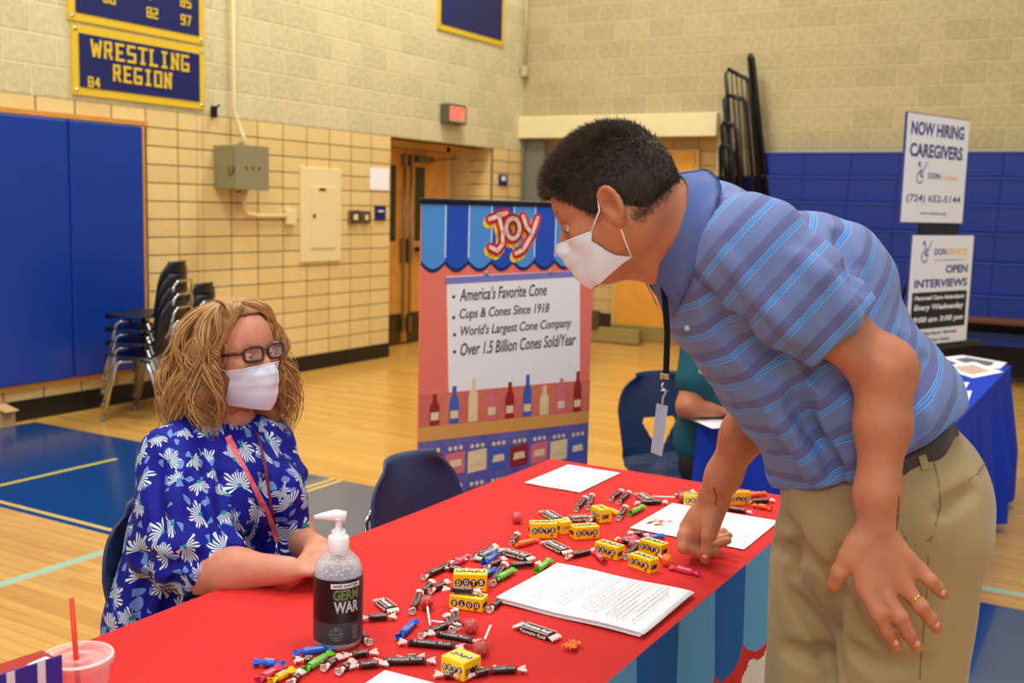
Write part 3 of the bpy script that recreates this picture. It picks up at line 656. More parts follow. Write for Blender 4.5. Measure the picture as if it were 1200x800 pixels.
# papers
m_ink = mat('grey_ink', (112, 112, 122), .7); m_inkl = mat('light_ink', (170, 170, 180), .7)
def paper(name, label, cat, x0, y0, w, h, rz, z, thick, lines=0, group=None, sheets=1, colr=None, seed=1):
    o = thing(name, label, cat, (x0, y0, z), rz, group); r = random.Random(seed)
    for k in range(sheets):
        n = 14; V = []; Fc = []; dx, dy = r.uniform(-.004, .004), r.uniform(-.004, .004); th = thick/sheets
        zt = lambda u, v, kk=k: th*kk+(.002+.0012*math.sin(u*9+v*5+1))*(1 if sheets > 1 else .3)
        for j in range(n+1):
            for i in range(n+1):
                u, v = i/n, j/n; V.append((u*w-w/2+dx, v*h-h/2+dy, zt(u, v)+th*.9))
        for j in range(n):
            for i in range(n): Fc.append((j*(n+1)+i, j*(n+1)+i+1, (j+1)*(n+1)+i+1, (j+1)*(n+1)+i))
        bd = [i for i in range(n+1)]+[(j+1)*(n+1)-1 for j in range(1, n+1)]+[n*(n+1)+i for i in range(n-1, -1, -1)]+[j*(n+1) for j in range(n-1, 0, -1)]
        b = len(V)
        for q in bd: V.append((V[q][0], V[q][1], V[q][2]-th*.8))
        for q in range(len(bd)): Fc.append((bd[q], b+q, b+(q+1) % len(bd), bd[(q+1) % len(bd)])[::-1])
        MB().add(V, Fc, False).build('sheet', m_white, o)
    mb = MB(); zz = thick+.0045 if sheets > 1 else thick+.0014
    for k in range(lines):
        # rows run along the long side of the photograph's sheet
        yy = h/2-.03-k*(h-.06)/max(1, lines-1)
        if r.random() < .22: continue
        xx = -w/2+.02+(.02 if r.random() < .3 else 0); L = w-.045-(r.uniform(.02, .12) if r.random() < .5 else 0)
        while xx < -w/2+.02+L:
            l_ = r.uniform(.006, .018); mb.box((xx+l_/2, yy, zz), (l_, .0022, .0003)); xx += l_+.003
    if lines: mb.build('printed_text', m_inkl, o)
    return o
st = paper('paper_stack', 'thick stack of printed white paper at the table edge in front of him', 'papers', 5.556, -9.272, .304, .252, 0, TZ+.001, .009, 0, sheets=7, seed=4)
mb = MB(); r = random.Random(3)
for k in range(22):
    xx = -.11+k*.011; yy = -.10+(.05 if k % 5 == 0 else 0); y1 = .10-(r.uniform(0, .12) if k % 3 == 0 else 0)
    if k in (4, 9): continue
    while yy < y1: l_ = r.uniform(.006, .018); mb.box((xx, yy+l_/2, .0155), (.002, l_, .0004)); yy += l_+.003
mb.build('printed_text', m_inkl, st)
p2 = paper('paper_sheet', 'white printed sheet with an orange mark, under his knuckles', 'paper', 5.556, -8.665, .285, .27, .0, TZ+.002, .0012, 0, seed=5)
mb = MB(); r = random.Random(8)
for k in range(10):
    xx = .005+k*.012; yy = -.11; 
    while yy < .0: l_ = r.uniform(.005, .014); mb.box((xx, yy+l_/2, .0026), (.0018, l_, .0003)); yy += l_+.004
mb.build('printed_text', m_inkl, p2)
mb = MB(); c0 = onz(771, 614, TZ)
for k in range(16): mb.box((c0[0]-5.556+random.uniform(-.02, .02), c0[1]+8.665+random.uniform(-.028, .028), .0026), (random.uniform(.008, .018), random.uniform(.004, .012), .0004), rz=random.uniform(0, 3))
mb.build('printed_mark', mat('orange_print', (240, 130, 90), .7), p2)
paper('paper_sheet', 'blank white sheet at the far end of the red table near the banner', 'paper', 5.081, -8.447, .172, .262, .0, TZ+.002, .0012)
paper('paper_sheet', 'blank white sheet cut off by the bottom edge near the sanitizer', 'paper', 5.53, -9.90, .28, .216, math.pi/2+.06, TZ+.002, .0012)
# ------------------------------------------------------------------ sweets
m_wax = mat('white_wax_paper', (236, 214, 206), .4, var=.06, vscale=300)
m_brown = mat('dark_brown_wrapper', (44, 28, 26), .3)
m_lett = mat('wrapper_lettering', (240, 236, 230), .5)
m_redl = mat('wrapper_red', (190, 30, 30), .4)
m_box = mat('yellow_candy_box', (250, 206, 20), .4); m_boxd = mat('candy_box_navy', (40, 32, 60), .4); m_side = mat('candy_box_side', (236, 184, 24), .4)
WR = {k: mat('wrapper_'+k, c, .32) for k, c in dict(blue=(28, 100, 214), green=(104, 200, 52), pink=(224, 60, 96), yellow=(238, 196, 30), orange=(240, 106, 40), red=(170, 26, 30)).items()}
def twist(mb, x0, sgn, r, n=10, L=.016):
    V = []; Fc = []; rs = [(0, r*.75), (.003, r*.40), (.006, r*.7), (L*.8, r*1.12)]
    for (dx, rr) in rs:
        for k in range(n):
            an = 2*math.pi*k/n; q = rr*(1+.28*(k % 2)*(dx > .004)); V.append((x0+sgn*(dx+.002*(k % 3)*(dx > .01)), q*math.cos(an), r+q*math.sin(an)*.7))
    for i in range(len(rs)-1):
        for k in range(n): Fc.append((i*n+k, i*n+(k+1) % n, (i+1)*n+(k+1) % n, (i+1)*n+k))
    mb.add(V, Fc, False)
def roll(loc, rz, L, r, col, label, group, word=None, tilt=0, endmat=None):
    o = thing('wrapped_candy', label, 'candy', loc, rz, group, rot=(0, tilt, rz))
    b = L-.024; mb = MB(); n = 12
    prof = [(-b/2, .8), (-b/2+.002, 1), (b/2-.002, 1), (b/2, .8)]; V = []; Fc = []
    for (x, s_) in prof:
        for k in range(n): an = 2*math.pi*k/n; V.append((x, r*s_*math.cos(an), r+r*s_*math.sin(an)))
    for i in range(3):
        for k in range(n): Fc.append((i*n+k, i*n+(k+1) % n, (i+1)*n+(k+1) % n, (i+1)*n+k))
    mb.add(V, Fc, True).build('wrapped_body', col, o)
    for s_ in (-1, 1): e = MB(); twist(e, s_*b/2, s_, r); e.build('twisted_end', endmat or m_wax, o)
    if endmat is None:
        for s_ in (-1, 1): MB().tube([(s_*(b/2-.004), 0, r), (s_*(b/2-.002), 0, r)], r*1.03, 12).build('red_stripe', m_redl, o)
    if word:
        nrow = 1 if L > .05 else 2; lw = b*.78
        for q, wd in enumerate(word.split(' ') if nrow == 2 else [word]):
            V, Fc = textfit(wd, lw*(1 if q == 0 else .6), r*.62, .02, .0)
            h0 = (.35 if nrow == 2 and q == 0 else (-.45 if nrow == 2 else -.3))*r
            for back in (0, 1):
                W_ = []
                for (x, y, z) in V:
                    an = (y+h0)/r+.9; W_.append(((x-lw/2)*(1 if not back else -1), -(r+.0004)*math.cos(an)*(1 if not back else -1), r+(r+.0004)*math.sin(an)))
                MB().add(W_, Fc).build('lettering', m_lett, o)
    return o
def bar(loc, rz, L, w, h, label, group, word='Tootsie Roll'):
    o = thing('candy_bar', label, 'candy', loc, rz, group); mb = MB()
    mb.box((0, 0, h/2), (L-.02, w, h), bev=.0035).build('wrapped_body', m_brown, o)
    for s_ in (-1, 1):
        e = MB(); x = s_*(L/2-.01); V = []
        for k in range(9): V.append((x, -w/2+w*k/8, h*.5+.003)); 
        for k in range(9): V.append((x+s_*.012, -w/2*1.08+w*1.08*k/8, h*.5+(.003 if k % 2 else -.002)))
        e.add(V, [(k, k+1, 10+k, 9+k) for k in range(8)]); e.build('crimped_end', m_wax, o)
    for s_ in (-1, 1): MB().box((0, s_*w*.43, h+.0003), (L-.022, w*.05, .0006)).build('stripe', m_wax, o)
    V, Fc = textfit(word, (L-.03), w*.36, .02, .15); MB().add(V, Fc, M=Matrix.Translation((-(L-.03)/2, -w*.2, h+.0004))).build('lettering', m_lett, o)
    V, Fc = textfit(word, (L-.03), h*.5, .02, .15); MB().add(V, Fc, M=frame((-(L-.03)/2, -w/2-.0004, h*.25), (1, 0, 0), (0, 0, 1))).build('lettering', m_lett, o)
    return o
def cbox(loc, rz, label, size=(.062, .030, .030), flip=False):
    o = thing('candy_box', label, 'candy', loc, rz, 'little yellow candy boxes'); L, w, h = size
    MB().box((0, 0, h/2), size, bev=.0012).build('carton', m_box, o)
    d = .0004
    def face(M, lw, lh):
        # four dark dots carrying letters DOTS and a line under them
        for q, c in enumerate('DOTS'):
            cx = lw*(.12+.2533*q); rr = min(lw*.125, lh*.30); cy = lh*(.50+.06*(q % 2))
            MB().prism([(cx+rr*math.cos(a), cy+rr*math.sin(a)) for a in [2*math.pi*k/16 for k in range(16)]], 0, d, M).build('dot', m_boxd, o)
            V, Fc = textfit(c, rr*1.0, rr*1.25, .03); MB().add(V, Fc, M=M @ Matrix.Translation((cx-rr*.5, cy-rr*.62, d*1.2))).build('lettering', m_lett, o)
    s_ = -1 if flip else 1
    for sg in (1, -1):
        M = frame((-sg*L/2+sg*.004, -sg*(w/2+.0002), .002), (sg, 0, 0), (0, 0, 1))
        if flip: M = frame((sg*L/2-sg*.004, -sg*(w/2+.0002), h-.002), (-sg, 0, 0), (0, 0, -1))
        face(M, L-.008, h-.004)
    face(frame((-L/2+.004, -w/2+.002, h+.0002), (1, 0, 0), (0, 1, 0)), L-.008, w-.004)
    for sg in (1, -1):
        M = frame((sg*(L/2+.0002), -sg*w*.4, h*.28), (0, sg, 0), (0, 0, 1)); V, Fc = textfit('GUMMY', w*.7, h*.34, .03); MB().add(V, Fc, M=M).build('lettering', m_boxd, o)
    MB().ball((L*.30, -w/2-.0004, h*.2), (.004, .0006, .003)).build('gumdrop_print', m_redl, o)
    return o
def pop(ball, tip, label, col=None, stick=True, z=.0):
    b = onz(ball[0], ball[1], TZ+.013); o = thing('lollipop', label, 'lollipop', (b[0], b[1], TZ+.001)); c = (0, 0, .0135)
    mb = MB(); V = []; seg, rg = 14, 10
    for i in range(rg+1):
        th = math.pi*i/rg
        for k in range(seg):
            an = 2*math.pi*k/seg; q = .0135*(1+.05*math.sin(k*2.3+i*1.7)); V.append((q*math.sin(th)*math.cos(an), q*math.sin(th)*math.sin(an), .0135+q*math.cos(th)))
    Fc = [(i*seg+k, (i+1)*seg+k, (i+1)*seg+(k+1) % seg, i*seg+(k+1) % seg) for i in range(rg) for k in range(seg)]
    mb.add(V, Fc, False).build('wrapped_ball', col or mat('red_foil_wrap', (176, 20, 34), .25, rgb2=(220, 120, 120), vscale=180), o)
    if stick and tip:
        e = onz(tip[0], tip[1], TZ+tip[2]) if len(tip) > 2 else onz(tip[0], tip[1], TZ+.004)
        d = np.array([e[0]-b[0], e[1]-b[1], (tip[2] if len(tip) > 2 else .004)]); 
        MB().tube([(d[0]*.1, d[1]*.1, .012), tuple(d)], .0021, 8).build('stick', m_white, o)
        u = d/np.linalg.norm(d); MB().tube([tuple(np.array(c)+u*.009), tuple(np.array(c)+u*.019)], [.009, .004], 10).build('wrapper_twist', WR['red'] if col is None else col, o)
    return o
def ends(x0, y0, x1, y1, z=TZ):
    a = onz(x0, y0, z+.006); b = onz(x1, y1, z+.006); c = (a+b)/2; L = float(np.hypot(*(b-a)[:2])); return (float(c[0]), float(c[1]), z), math.atan2(b[1]-a[1], b[0]-a[0]), L
def R_(x0, y0, x1, y1, c, label, word=None, dz=0, r=.0065):
    loc, rz, L = ends(x0, y0, x1, y1, TZ+.001+dz)
    if c == 'brown': return roll(loc, rz, min(max(L, .04), .12), r, m_brown, label, 'small brown twist wrapped rolls', 'Tootsie Roll')
    return roll(loc, rz, min(max(L, .045), .07), r*1.05, WR[c], label, 'coloured twist wrapped rolls', 'Tootsie', endmat=WR[c])
def Bq(x0, y0, x1, y1, label, w=.028, dz=0):
    loc, rz, L = ends(x0, y0, x1, y1, TZ+.001+dz); return bar(loc, rz, min(max(L, .05), .09), w, .011, label, 'flat brown candy bars')
def X_(px, py, rz, label, flip=False, size=(.062, .03, .03)):
    b = onz(px, py, TZ); return cbox((b[0], b[1], TZ+.001), rz, label, size, flip)
AR = math.radians
X_(636, 629, AR(36), 'yellow candy box facing the camera, leftmost of the middle pair', size=(.064, .03, .036))
X_(685, 630, AR(47), 'yellow candy box lying second from left in the middle group')
X_(704, 610, AR(-30), 'yellow candy box end on behind the middle pair', size=(.045, .032, .034))
X_(551, 690, AR(30), 'tall yellow candy box under a small brown roll, left cluster', size=(.068, .036, .036))
X_(549, 712, AR(12), 'yellow candy box lowest of the left cluster, upside down print', True, size=(.068, .034, .026))
X_(714, 652, AR(-12), 'yellow candy box beside the pink sweets, left of a pair')
X_(766, 649, AR(-15), 'rear yellow candy box of the pair by the orange lollipop')
X_(754, 667, AR(-18), 'front yellow candy box of the pair by the orange lollipop')
X_(540, 790, AR(-8), 'yellow candy box nearest the camera at the bottom edge', size=(.05, .044, .032))
X_(815, 592, AR(20), 'yellow candy box half hidden by his wrist')
X_(866, 591, AR(40), 'yellow candy box behind his forearm with upside down print', True, size=(.055, .02, .036))
X_(660, 624, AR(60), 'small yellow candy box wedged between two others in the middle', size=(.03, .03, .03))
G = 'brown roll '
for a in [
    (301, 776, 330, 778, 'blue', 'blue twist wrapped sweet, leftmost of two near the sanitizer base'), (346, 765, 389, 759, 'blue', 'blue twist wrapped sweet touching the sanitizer bottle'),
    (357, 785, 387, 766, 'green', 'green twist wrapped sweet below the sanitizer bottle'), (303, 797, 326, 783, 'pink', 'pink twist wrapped sweet at the bottom edge'),
    (318, 798, 342, 786, 'yellow', 'yellow twist wrapped sweet at the bottom edge'),
    (468, 746, 486, 729, 'blue', 'single blue twist wrapped sweet left of the long brown rolls'), (546, 652, 533, 662, 'pink', 'pink wrapped sweet at the top of the left cluster') ]:
    R_(*a[:4], a[4], a[5])
for a in [
    (566, 662, 583, 648, 'blue', 'blue wrapped sweet standing above the left cluster boxes'), (560, 677, 580, 668, 'blue', 'blue wrapped sweet lying behind the left cluster box'),
    (580, 680, 602, 668, 'green', 'green twist wrapped sweet left of the paper stack corner'), (628, 670, 645, 656, 'green', 'green twist wrapped sweet at the top of the paper stack'),
    (735, 603, 757, 592, 'green', 'green twist wrapped sweet left of his wrist, on the far side'), (600, 640, 631, 632, 'orange', 'orange wrapped sweet behind the flat bar in the middle'),
    (752, 632, 776, 628, 'blue', 'blue wrapped sweet behind the pair of boxes by his hand'), (787, 665, 818, 672, 'pink', 'pink twist wrapped sweet nearest his thumb'),
    (698, 648, 708, 658, 'pink', 'pink wrapped sweet under the corner of a yellow box'), (726, 634, 745, 630, 'pink', 'pink wrapped sweet in the middle right pile'), (738, 642, 744, 630, 'pink', 'second pink wrapped sweet in the middle right pile'),
    (716, 598, 728, 604, 'yellow', 'yellow wrapped sweet beside the end on yellow box'), (872, 581, 896, 578, 'orange', 'orange wrapped sweet at the far right of the table'), (884, 592, 903, 596, 'orange', 'nearer orange wrapped sweet at the far right')]:
    R_(*a[:4], a[4], a[5])
for i, a in enumerate([
    (352, 773, 372, 773, 'brown roll pressed between the blue and green sweets', 0), (380, 782, 398, 770, 'brown roll left of the pale twist pile under the sanitizer', 0), (404, 768, 440, 764, 'brown roll behind the front row beside the sanitizer', 0),
    (412, 780, 452, 777, 'brown roll in front, facing the camera below the sanitizer', 0), (341, 800, 352, 788, 'tiny brown roll at the bottom edge', 0), (415, 735, 432, 752, 'brown roll against the right of the sanitizer bottle', 0),
    (424, 724, 462, 722, 'brown roll in front of the flat bar right of the sanitizer', 0), (440, 775, 508, 774, 'long brown roll lying along the bottom row', 0), (470, 752, 542, 758, 'front long brown roll of the crossed three', 0),
    (494, 745, 528, 730, 'short slanting long brown roll of the crossed three', 0), (504, 742, 562, 752, 'rear long brown roll of the crossed three', 0.006), (483, 716, 492, 694, 'brown roll left of the red lollipop, left cluster', 0),
    (492, 696, 506, 682, 'brown roll above the red lollipop, left cluster', 0), (505, 692, 524, 682, 'upper small brown roll of the left cluster', 0), (497, 676, 530, 660, 'brown roll pointing at the left cluster from the left', 0), (528, 660, 543, 655, 'brown roll end touching the pink sweet', 0),
    (521, 690, 562, 692, 'brown roll resting on the left cluster box', .028), (574, 714, 588, 702, 'brown roll right of the lowest left cluster box', 0), (524, 722, 530, 738, 'brown roll below the left cluster box', 0), (533, 716, 536, 734, 'second brown roll below the left cluster box', 0),
    (555, 653, 580, 640, 'brown roll above the blue sweets', 0), (590, 663, 632, 660, 'thin brown roll between two green sweets', 0), (577, 684, 592, 660, 'brown roll behind the green sweet', 0), (600, 636, 606, 626, 'brown roll standing apart near the orange sweet', 0),
    (570, 665, 590, 655, 'brown roll with pale ends behind the blue sweet', 0), (675, 597, 686, 583, 'left of two small brown rolls at the back', 0), (689, 595, 694, 580, 'right of two small brown rolls at the back', 0), (716, 584, 728, 575, 'brown roll farthest back at left of a pair', 0),
    (725, 588, 737, 577, 'brown roll farthest back at right of a pair', 0), (745, 589, 780, 588, 'brown roll lying beside the back green sweet', 0), (725, 607, 733, 594, 'brown roll with pale end by the green sweet', 0), (665, 652, 696, 645, 'brown roll pointing right at a yellow box', 0),
    (724, 632, 748, 638, 'brown roll amid the pink sweets', 0), (733, 652, 748, 636, 'brown roll left of the pair of boxes', 0), (738, 624, 760, 627, 'brown roll above the pink sweets', 0), (548, 792, 580, 784, 'brown roll right of the nearest yellow box', 0),
    (566, 786, 614, 784, 'brown roll farthest right in the bottom row', 0), (512, 790, 540, 792, 'brown roll in front of the nearest yellow box', 0), (848, 595, 880, 600, 'brown roll behind his wrist on the printed sheet', 0), (876, 588, 905, 586, 'brown roll at the far right table corner', 0), (790, 580, 812, 576, 'brown roll behind his forearm', 0),
    (470, 772, 494, 770, 'brown roll hidden among the bottom row', 0), (398, 786, 412, 776, 'pale ended brown roll in the bottom pile', 0), (690, 610, 706, 604, 'brown roll left of the end on yellow box', 0), (520, 665, 548, 668, 'brown roll left of the tall yellow box', 0)]):
    R_(a[0], a[1], a[2], a[3], 'brown', a[4], dz=a[5])
for a in [(444, 702, 462, 716, 'flat brown bar right of the sanitizer', .024), (605, 731, 655, 748, 'flat brown bar lying alone left of the paper stack', .028), (634, 632, 672, 650, 'flat brown bar in the middle below the yellow boxes', .028), (583, 643, 628, 656, 'flat brown bar above the green sweets', .024),
          (634, 597, 660, 612, 'flat brown bar behind the leftmost middle box', .028), (662, 608, 694, 606, 'flat brown bar behind the second middle box', .022), (748, 578, 764, 588, 'flat brown bar at the back near the lollipop stick', .024), (558, 655, 585, 642, 'flat brown bar above the blue sweets', .02)]:
    Bq(*a[:4], a[4], a[5])
pop((500, 706), (504, 733), 'red lollipop with its stick pointing down, left cluster')
pop((552, 734), (506, 728), 'red lollipop with its stick pointing left')
pop((563, 760), (575, 733, .03), 'red lollipop with its stick pointing up, beside the nearest yellow box')
pop((606, 607), None, 'red wrapped lollipop ball alone at the back left', stick=False)
pop((800, 583), (764, 582, .006), 'red lollipop with a long stick behind his wrist')
pop((782, 657), (770, 650), 'orange lollipop touching the pair of yellow boxes', col=WR['orange'])
b = onz(670, 760, TZ); o = thing('wrapper_scrap', 'crumpled orange wrapper alone near the front table edge', 'wrapper', (b[0], b[1], TZ+.001))
V = []; n = 8
for j in range(n+1):
    for i in range(n+1): V.append(((i/n-.5)*.022*(1+.3*math.sin(j)), (j/n-.5)*.034, .004+.006*abs(math.sin(i*2.1+j*1.3))))
MB().add(V, [(j*(n+1)+i, j*(n+1)+i+1, (j+1)*(n+1)+i+1, (j+1)*(n+1)+i) for j in range(n) for i in range(n)]).build('foil', mat('orange_scrap', (240, 128, 60), .4), o)
# ------------------------------------------------------------------ sanitizer bottle
bx, by = 5.272, -9.722
o = thing('sanitizer_bottle', 'clear hand sanitizer bottle with black label and white pump', 'bottle', (bx, by, TZ+.001), 0)
az = math.atan2(CAM[1]-by, CAM[0]-bx)  # towards the viewer's side of the table
RB = .0425
m_clear = thin_plastic('clear_bottle_plastic', (225, 225, 232), .85)
MB().lathe([(0, .002), (RB*.8, 0), (RB*.96, .006), (RB, .016), (RB, .125), (RB*.97, .138), (RB*.84, .152), (RB*.6, .163), (.019, .170), (.017, .178)], 40).build('bottle_body', m_clear, o)
gel = mat('sanitizer_gel', (214, 212, 222), .15, alpha=1); gel = thin_plastic('sanitizer_gel_clear', (234, 232, 242), .68)
MB().lathe([(0, .004), (RB*.88, .006), (RB*.93, .02), (RB*.93, .125), (RB*.9, .136), (RB*.76, .149), (RB*.4, .155), (0, .155)], 32).build('gel', gel, o)
bb = MB()
for k in range(150):
    an = random.uniform(0, 6.283); z = random.uniform(.126, .16); q = RB*(.86 if z < .14 else .86-(z-.14)*22)*random.uniform(.75, 1); bb.ball((q*math.cos(an), q*math.sin(an), z), random.uniform(.0008, .0024), seg=6, rings=4)
bb.build('bubbles', mat('bubble', (250, 250, 255), .1), o, kind='stuff')
def cyl_label(z0, z1, r, m, nm, a0=0, a1=2*math.pi, n=48):
    V = []
    for k in range(n+1):
        a = a0+(a1-a0)*k/n
        for z in (z0, z1): V.append((r*math.cos(a), r*math.sin(a), z))
    return MB().add(V, [(2*k, 2*k+2, 2*k+3, 2*k+1) for k in range(n)], True).build(nm, m, o)
cyl_label(.052, .128, RB+.0005, mat('label_black', (16, 15, 18), .35), 'label')
cyl_label(.014, .052, RB+.0005, mat('label_charcoal', (58, 58, 64), .35), 'label')
def cyl_text(s_, w, h, z, ac, m, off=.03, r=RB+.0009):
    V, Fc = textfit(s_, w, h, off); MB().add([(r*math.cos(ac+(x-w/2)/r), r*math.sin(ac+(x-w/2)/r), z+y) for (x, y, q) in V], Fc).build('lettering', m, o)
wht = mat('label_white', (244, 244, 240), .4)
ac = az+.33
cyl_label(.114, .1225, RB+.0008, wht, 'label_strip', ac-.62, ac+.62, 24)
cyl_text('HAND SANITIZER', .047, .0052, .1158, ac, mat('label_ink', (20, 20, 22), .5), r=RB+.0012)
cyl_text('GERM', .046, .0185, .0935, ac, mat('label_green', (150, 172, 104), .4)); cyl_text('WAR', .046, .0205, .0705, ac+.03, wht)
ring = MB(); r0 = RB+.0009; gm = mat('label_grey_mark', (150, 150, 156), .5)
for rr in (.011, .007):
    ring.tube([(r0*math.cos(az-.08+rr*math.cos(q)/r0), r0*math.sin(az-.08+rr*math.cos(q)/r0), .033+rr*math.sin(q)) for q in [2*math.pi*k/24 for k in range(24)]], .0004, 4, closed=True)
for (dx, dz) in ((1, 0), (0, 1)):
    ring.tube([(r0*math.cos(az-.08+s_*dx*.013/r0), r0*math.sin(az-.08+s_*dx*.013/r0), .033+s_*dz*.013) for s_ in (-1, -.5, 0, .5, 1)], .0004, 4)
ring.build('target_mark', gm, o)
for k in range(7): cyl_label(.044-.0036*k, .0450-.0036*k, RB+.0009, gm, 'small_print', az+.60, az+.60+.30-.05*(k % 3), 6)
m_pump = mat('white_pump', (245, 243, 243), .35)
MB().lathe([(.0175, .166), (.0185, .168), (.0185, .192), (.016, .195), (.012, .197), (.012, .204), (.006, .206), (.0055, .222), (.010, .224), (.010, .228), (0, .229)], 24).build('pump_collar', m_pump, o)
pa = math.atan2(-Rv[1], -Rv[0]); D = np.array([math.cos(pa), math.sin(pa)])
MB().tube([(-D[0]*.013, -D[1]*.013, .229), (D[0]*.005, D[1]*.005, .231), (D[0]*.03, D[1]*.03, .2285), (D[0]*.042, D[1]*.042, .226)], [.009, .010, .0055, .0035], 12).build('pump_head', m_pump, o)
MB().tube([(0, 0, .17), (.004, 0, .03)], .003, 8).build('dip_tube', m_clear, o)
# ------------------------------------------------------------------ iced drink cup and gift box
cp = onz(90, 812, TZ); cx_, cy_ = 5.14, -10.17
cp = atd(91, 782, 1.55); cx_, cy_, ch = float(cp[0]), float(cp[1]), float(cp[2]-TZ)
o = thing('drink_cup', 'clear plastic cup with flat lid and red straw', 'cup', (cx_, cy_, TZ+.001)); H = min(.145, max(.08, ch+.018))
m_cup = thin_plastic('clear_cup_plastic', (235, 215, 215), .9)
MB().lathe([(0, .001), (.032, .001), (.034, .004), (.046, H-.008), (.047, H-.006)], 40).build('cup_body', m_cup, o)
MB().lathe([(.049, H-.012), (.0505, H-.010), (.0505, H-.002), (.047, H), (.044, H-.002), (.041, H-.001), (.038, H-.006), (.026, H-.007), (.024, H-.004), (.010, H-.004), (.008, H-.007), (0, H-.007)], 40).build('lid', m_cup, o)
MB().lathe([(.05, H-.002), (.0495, H+.0008), (.047, H+.0002)], 40).build('lid_rim', thin_plastic('lid_rim_plastic', (255, 235, 235), .2), o)
MB().lathe([(0, .003), (.031, .003), (.037, H*.45), (0, H*.45)], 24).build('drink', mat('pink_drink', (214, 90, 96), .2), o)
MB().tube([(.004, .0, .01), (-.004, -.004, H+.085)], .0038, 12).build('straw', mat('red_straw', (236, 66, 40), .35), o)
# striped carton at the lower left
ZC = .885; Bp = onz(73, 771, ZC); A = onz(0, 795, ZC); Dp = onz(33, 755, ZC); bz = ZC; c1 = np.array(Bp); dirx = nrm([(A-Bp)[0], (A-Bp)[1], 0]); wd = .085
o = thing('striped_carton', 'red carton with blue and white striped side at the lower left corner', 'carton', (c1[0], c1[1], TZ+.001), math.atan2(dirx[1], dirx[0])+math.pi)
hh = bz-TZ; m_rc = mat('red_carton', (164, 14, 22), .35)
MB().box((-.15, .028, hh/2-.002), (.3, .05, hh-.004), bev=.001).build('carton', m_rc, o)
MB().box((-.15, .0015, hh/2+.002), (.3, .003, hh+.004), bev=.0005).build('striped_side', mat('carton_blue', (44, 44, 150), .4), o)
for k in range(4): MB().box((-.030-.042*k, -.0004, hh/2+.002), (.011, .001, hh+.003)).build('stripe', mat('carton_white', (226, 226, 226), .4), o)
MB().box((-.025, .014, hh-.003), (.03, .012, .003), rz=.2).build('sticker', m_white, o)
mb = MB()
for k in range(9): mb.box((-.14+.007*k, .036, hh-.0035), (.005, .002, .0004))
mb.build('small_print', mat('carton_ink', (230, 120, 110), .5), o)
# ------------------------------------------------------------------ pop-up banner
L0 = atd(493, 300, 3.95); BD = nrm([.366, .93, 0]); BW = .86; BH = 1.535
o = thing('popup_banner', 'tall printed pop-up banner with a blue awning and bulleted words', 'banner', (L0[0], L0[1], 0), math.atan2(BD[1], BD[0]))
def b2(px, py):   # photograph point -> (u, z) on the banner
    n = np.array([-BD[1], BD[0], 0]); d = ray(px, py); t_ = ((L0-CAM)@n)/(d@n); P = CAM+t_*d; return float((P-L0)@BD), float(P[2])
m_sal = mat('banner_salmon', (240, 122, 104), .45); bb_ = MB().box((BW/2, .003, .05+BH/2-.03), (BW, .006, BH-.06)).build('banner_sheet', m_sal, o)
MB().box((BW/2, .002, BH-.008), (BW+.02, .022, .022), bev=.004).build('top_rail', m_blackm, o)
MB().box((BW/2, .0, .04), (BW+.04, .16, .07), bev=.012).build('base_cassette', mat('banner_silver', (150, 150, 155), .3, metal=.9), o)
MB().tube([(BW/2, .03, .07), (BW/2, .03, BH-.02)], .01).build('support_pole', m_chrome, o)
FR = frame((0, -.0008, 0), (1, 0, 0), (0, 0, 1))
def flat(pts, k, name, m, par=None): return MB().prism(pts, 0, .0005+.0006*k, FR).build(name, m, par or o)
z0 = BH-.02; zs_ = b2(500, 312)[1]; nst = 8
m_aw = [mat('awning_deep', (26, 78, 190), .45), mat('awning_light', (74, 150, 222), .45)]; m_sh = mat('awning_outline', (16, 40, 90), .5); m_lin = mat('awning_seam', (196, 220, 244), .5)
sw = BW/nst
for k in range(nst):
    for (dz, q, mm, nm) in ((-.014, 1, m_sh, 'awning_outline'), (0, 2, m_aw[(k+1) % 2], 'awning_stripe')):
        P = [(k*sw, z0), (k*sw, zs_+.02+dz)]+[(k*sw+sw*t_, zs_+.02+dz-.030*math.sin(math.pi*t_)) for t_ in (.1, .2, .3, .4, .5, .6, .7, .8, .9)]+[((k+1)*sw, zs_+.02+dz), ((k+1)*sw, z0)]
        flat(P[::-1] if False else P, q, nm, mm)
    if k: flat([(k*sw-.004, z0), (k*sw-.004, zs_+.03), (k*sw+.003, zs_+.03), (k*sw+.003, z0)], 3, 'seam', m_lin)
# brand word in outlined letters
def logo_stroke(pts, wd, k, name, m):
    mb = MB()
    P = [np.array(b2(x, y)) for x, y in pts]
    for i in range(len(P)-1):
        t_ = P[i+1]-P[i]; L = np.linalg.norm(t_)+1e-9; n = np.array([-t_[1], t_[0]])/L*wd/2
        mb.prism([tuple(P[i]-n), tuple(P[i+1]-n), tuple(P[i+1]+n), tuple(P[i]+n)], 0, .0005+.0006*k, FR)
    for p in P: mb.prism([(p[0]+wd/2*math.cos(a), p[1]+wd/2*math.sin(a)) for a in [2*math.pi*q/12 for q in range(12)]], 0, .0005+.0006*k, FR)
    return mb.build(name, m, o)
J = [(573, 257), (592, 250), (583, 252), (588, 272), (588, 286), (582, 294), (574, 290)]; O_ = [(600+8*math.sin(q), 268-12*math.cos(q)) for q in [2*math.pi*k/12 for k in range(13)]]
Yl = [(612, 254), (616, 266), (621, 272)]; Yr = [(629, 256), (622, 276), (612, 293), (604, 297)]
sh = lambda P, dx, dy: [(x+dx, y+dy) for x, y in P]
m_ly = mat('logo_yellow', (250, 214, 60), .4); m_lr = mat('logo_red', (214, 50, 44), .4); m_lp = mat('logo_light', (255, 222, 206), .4)
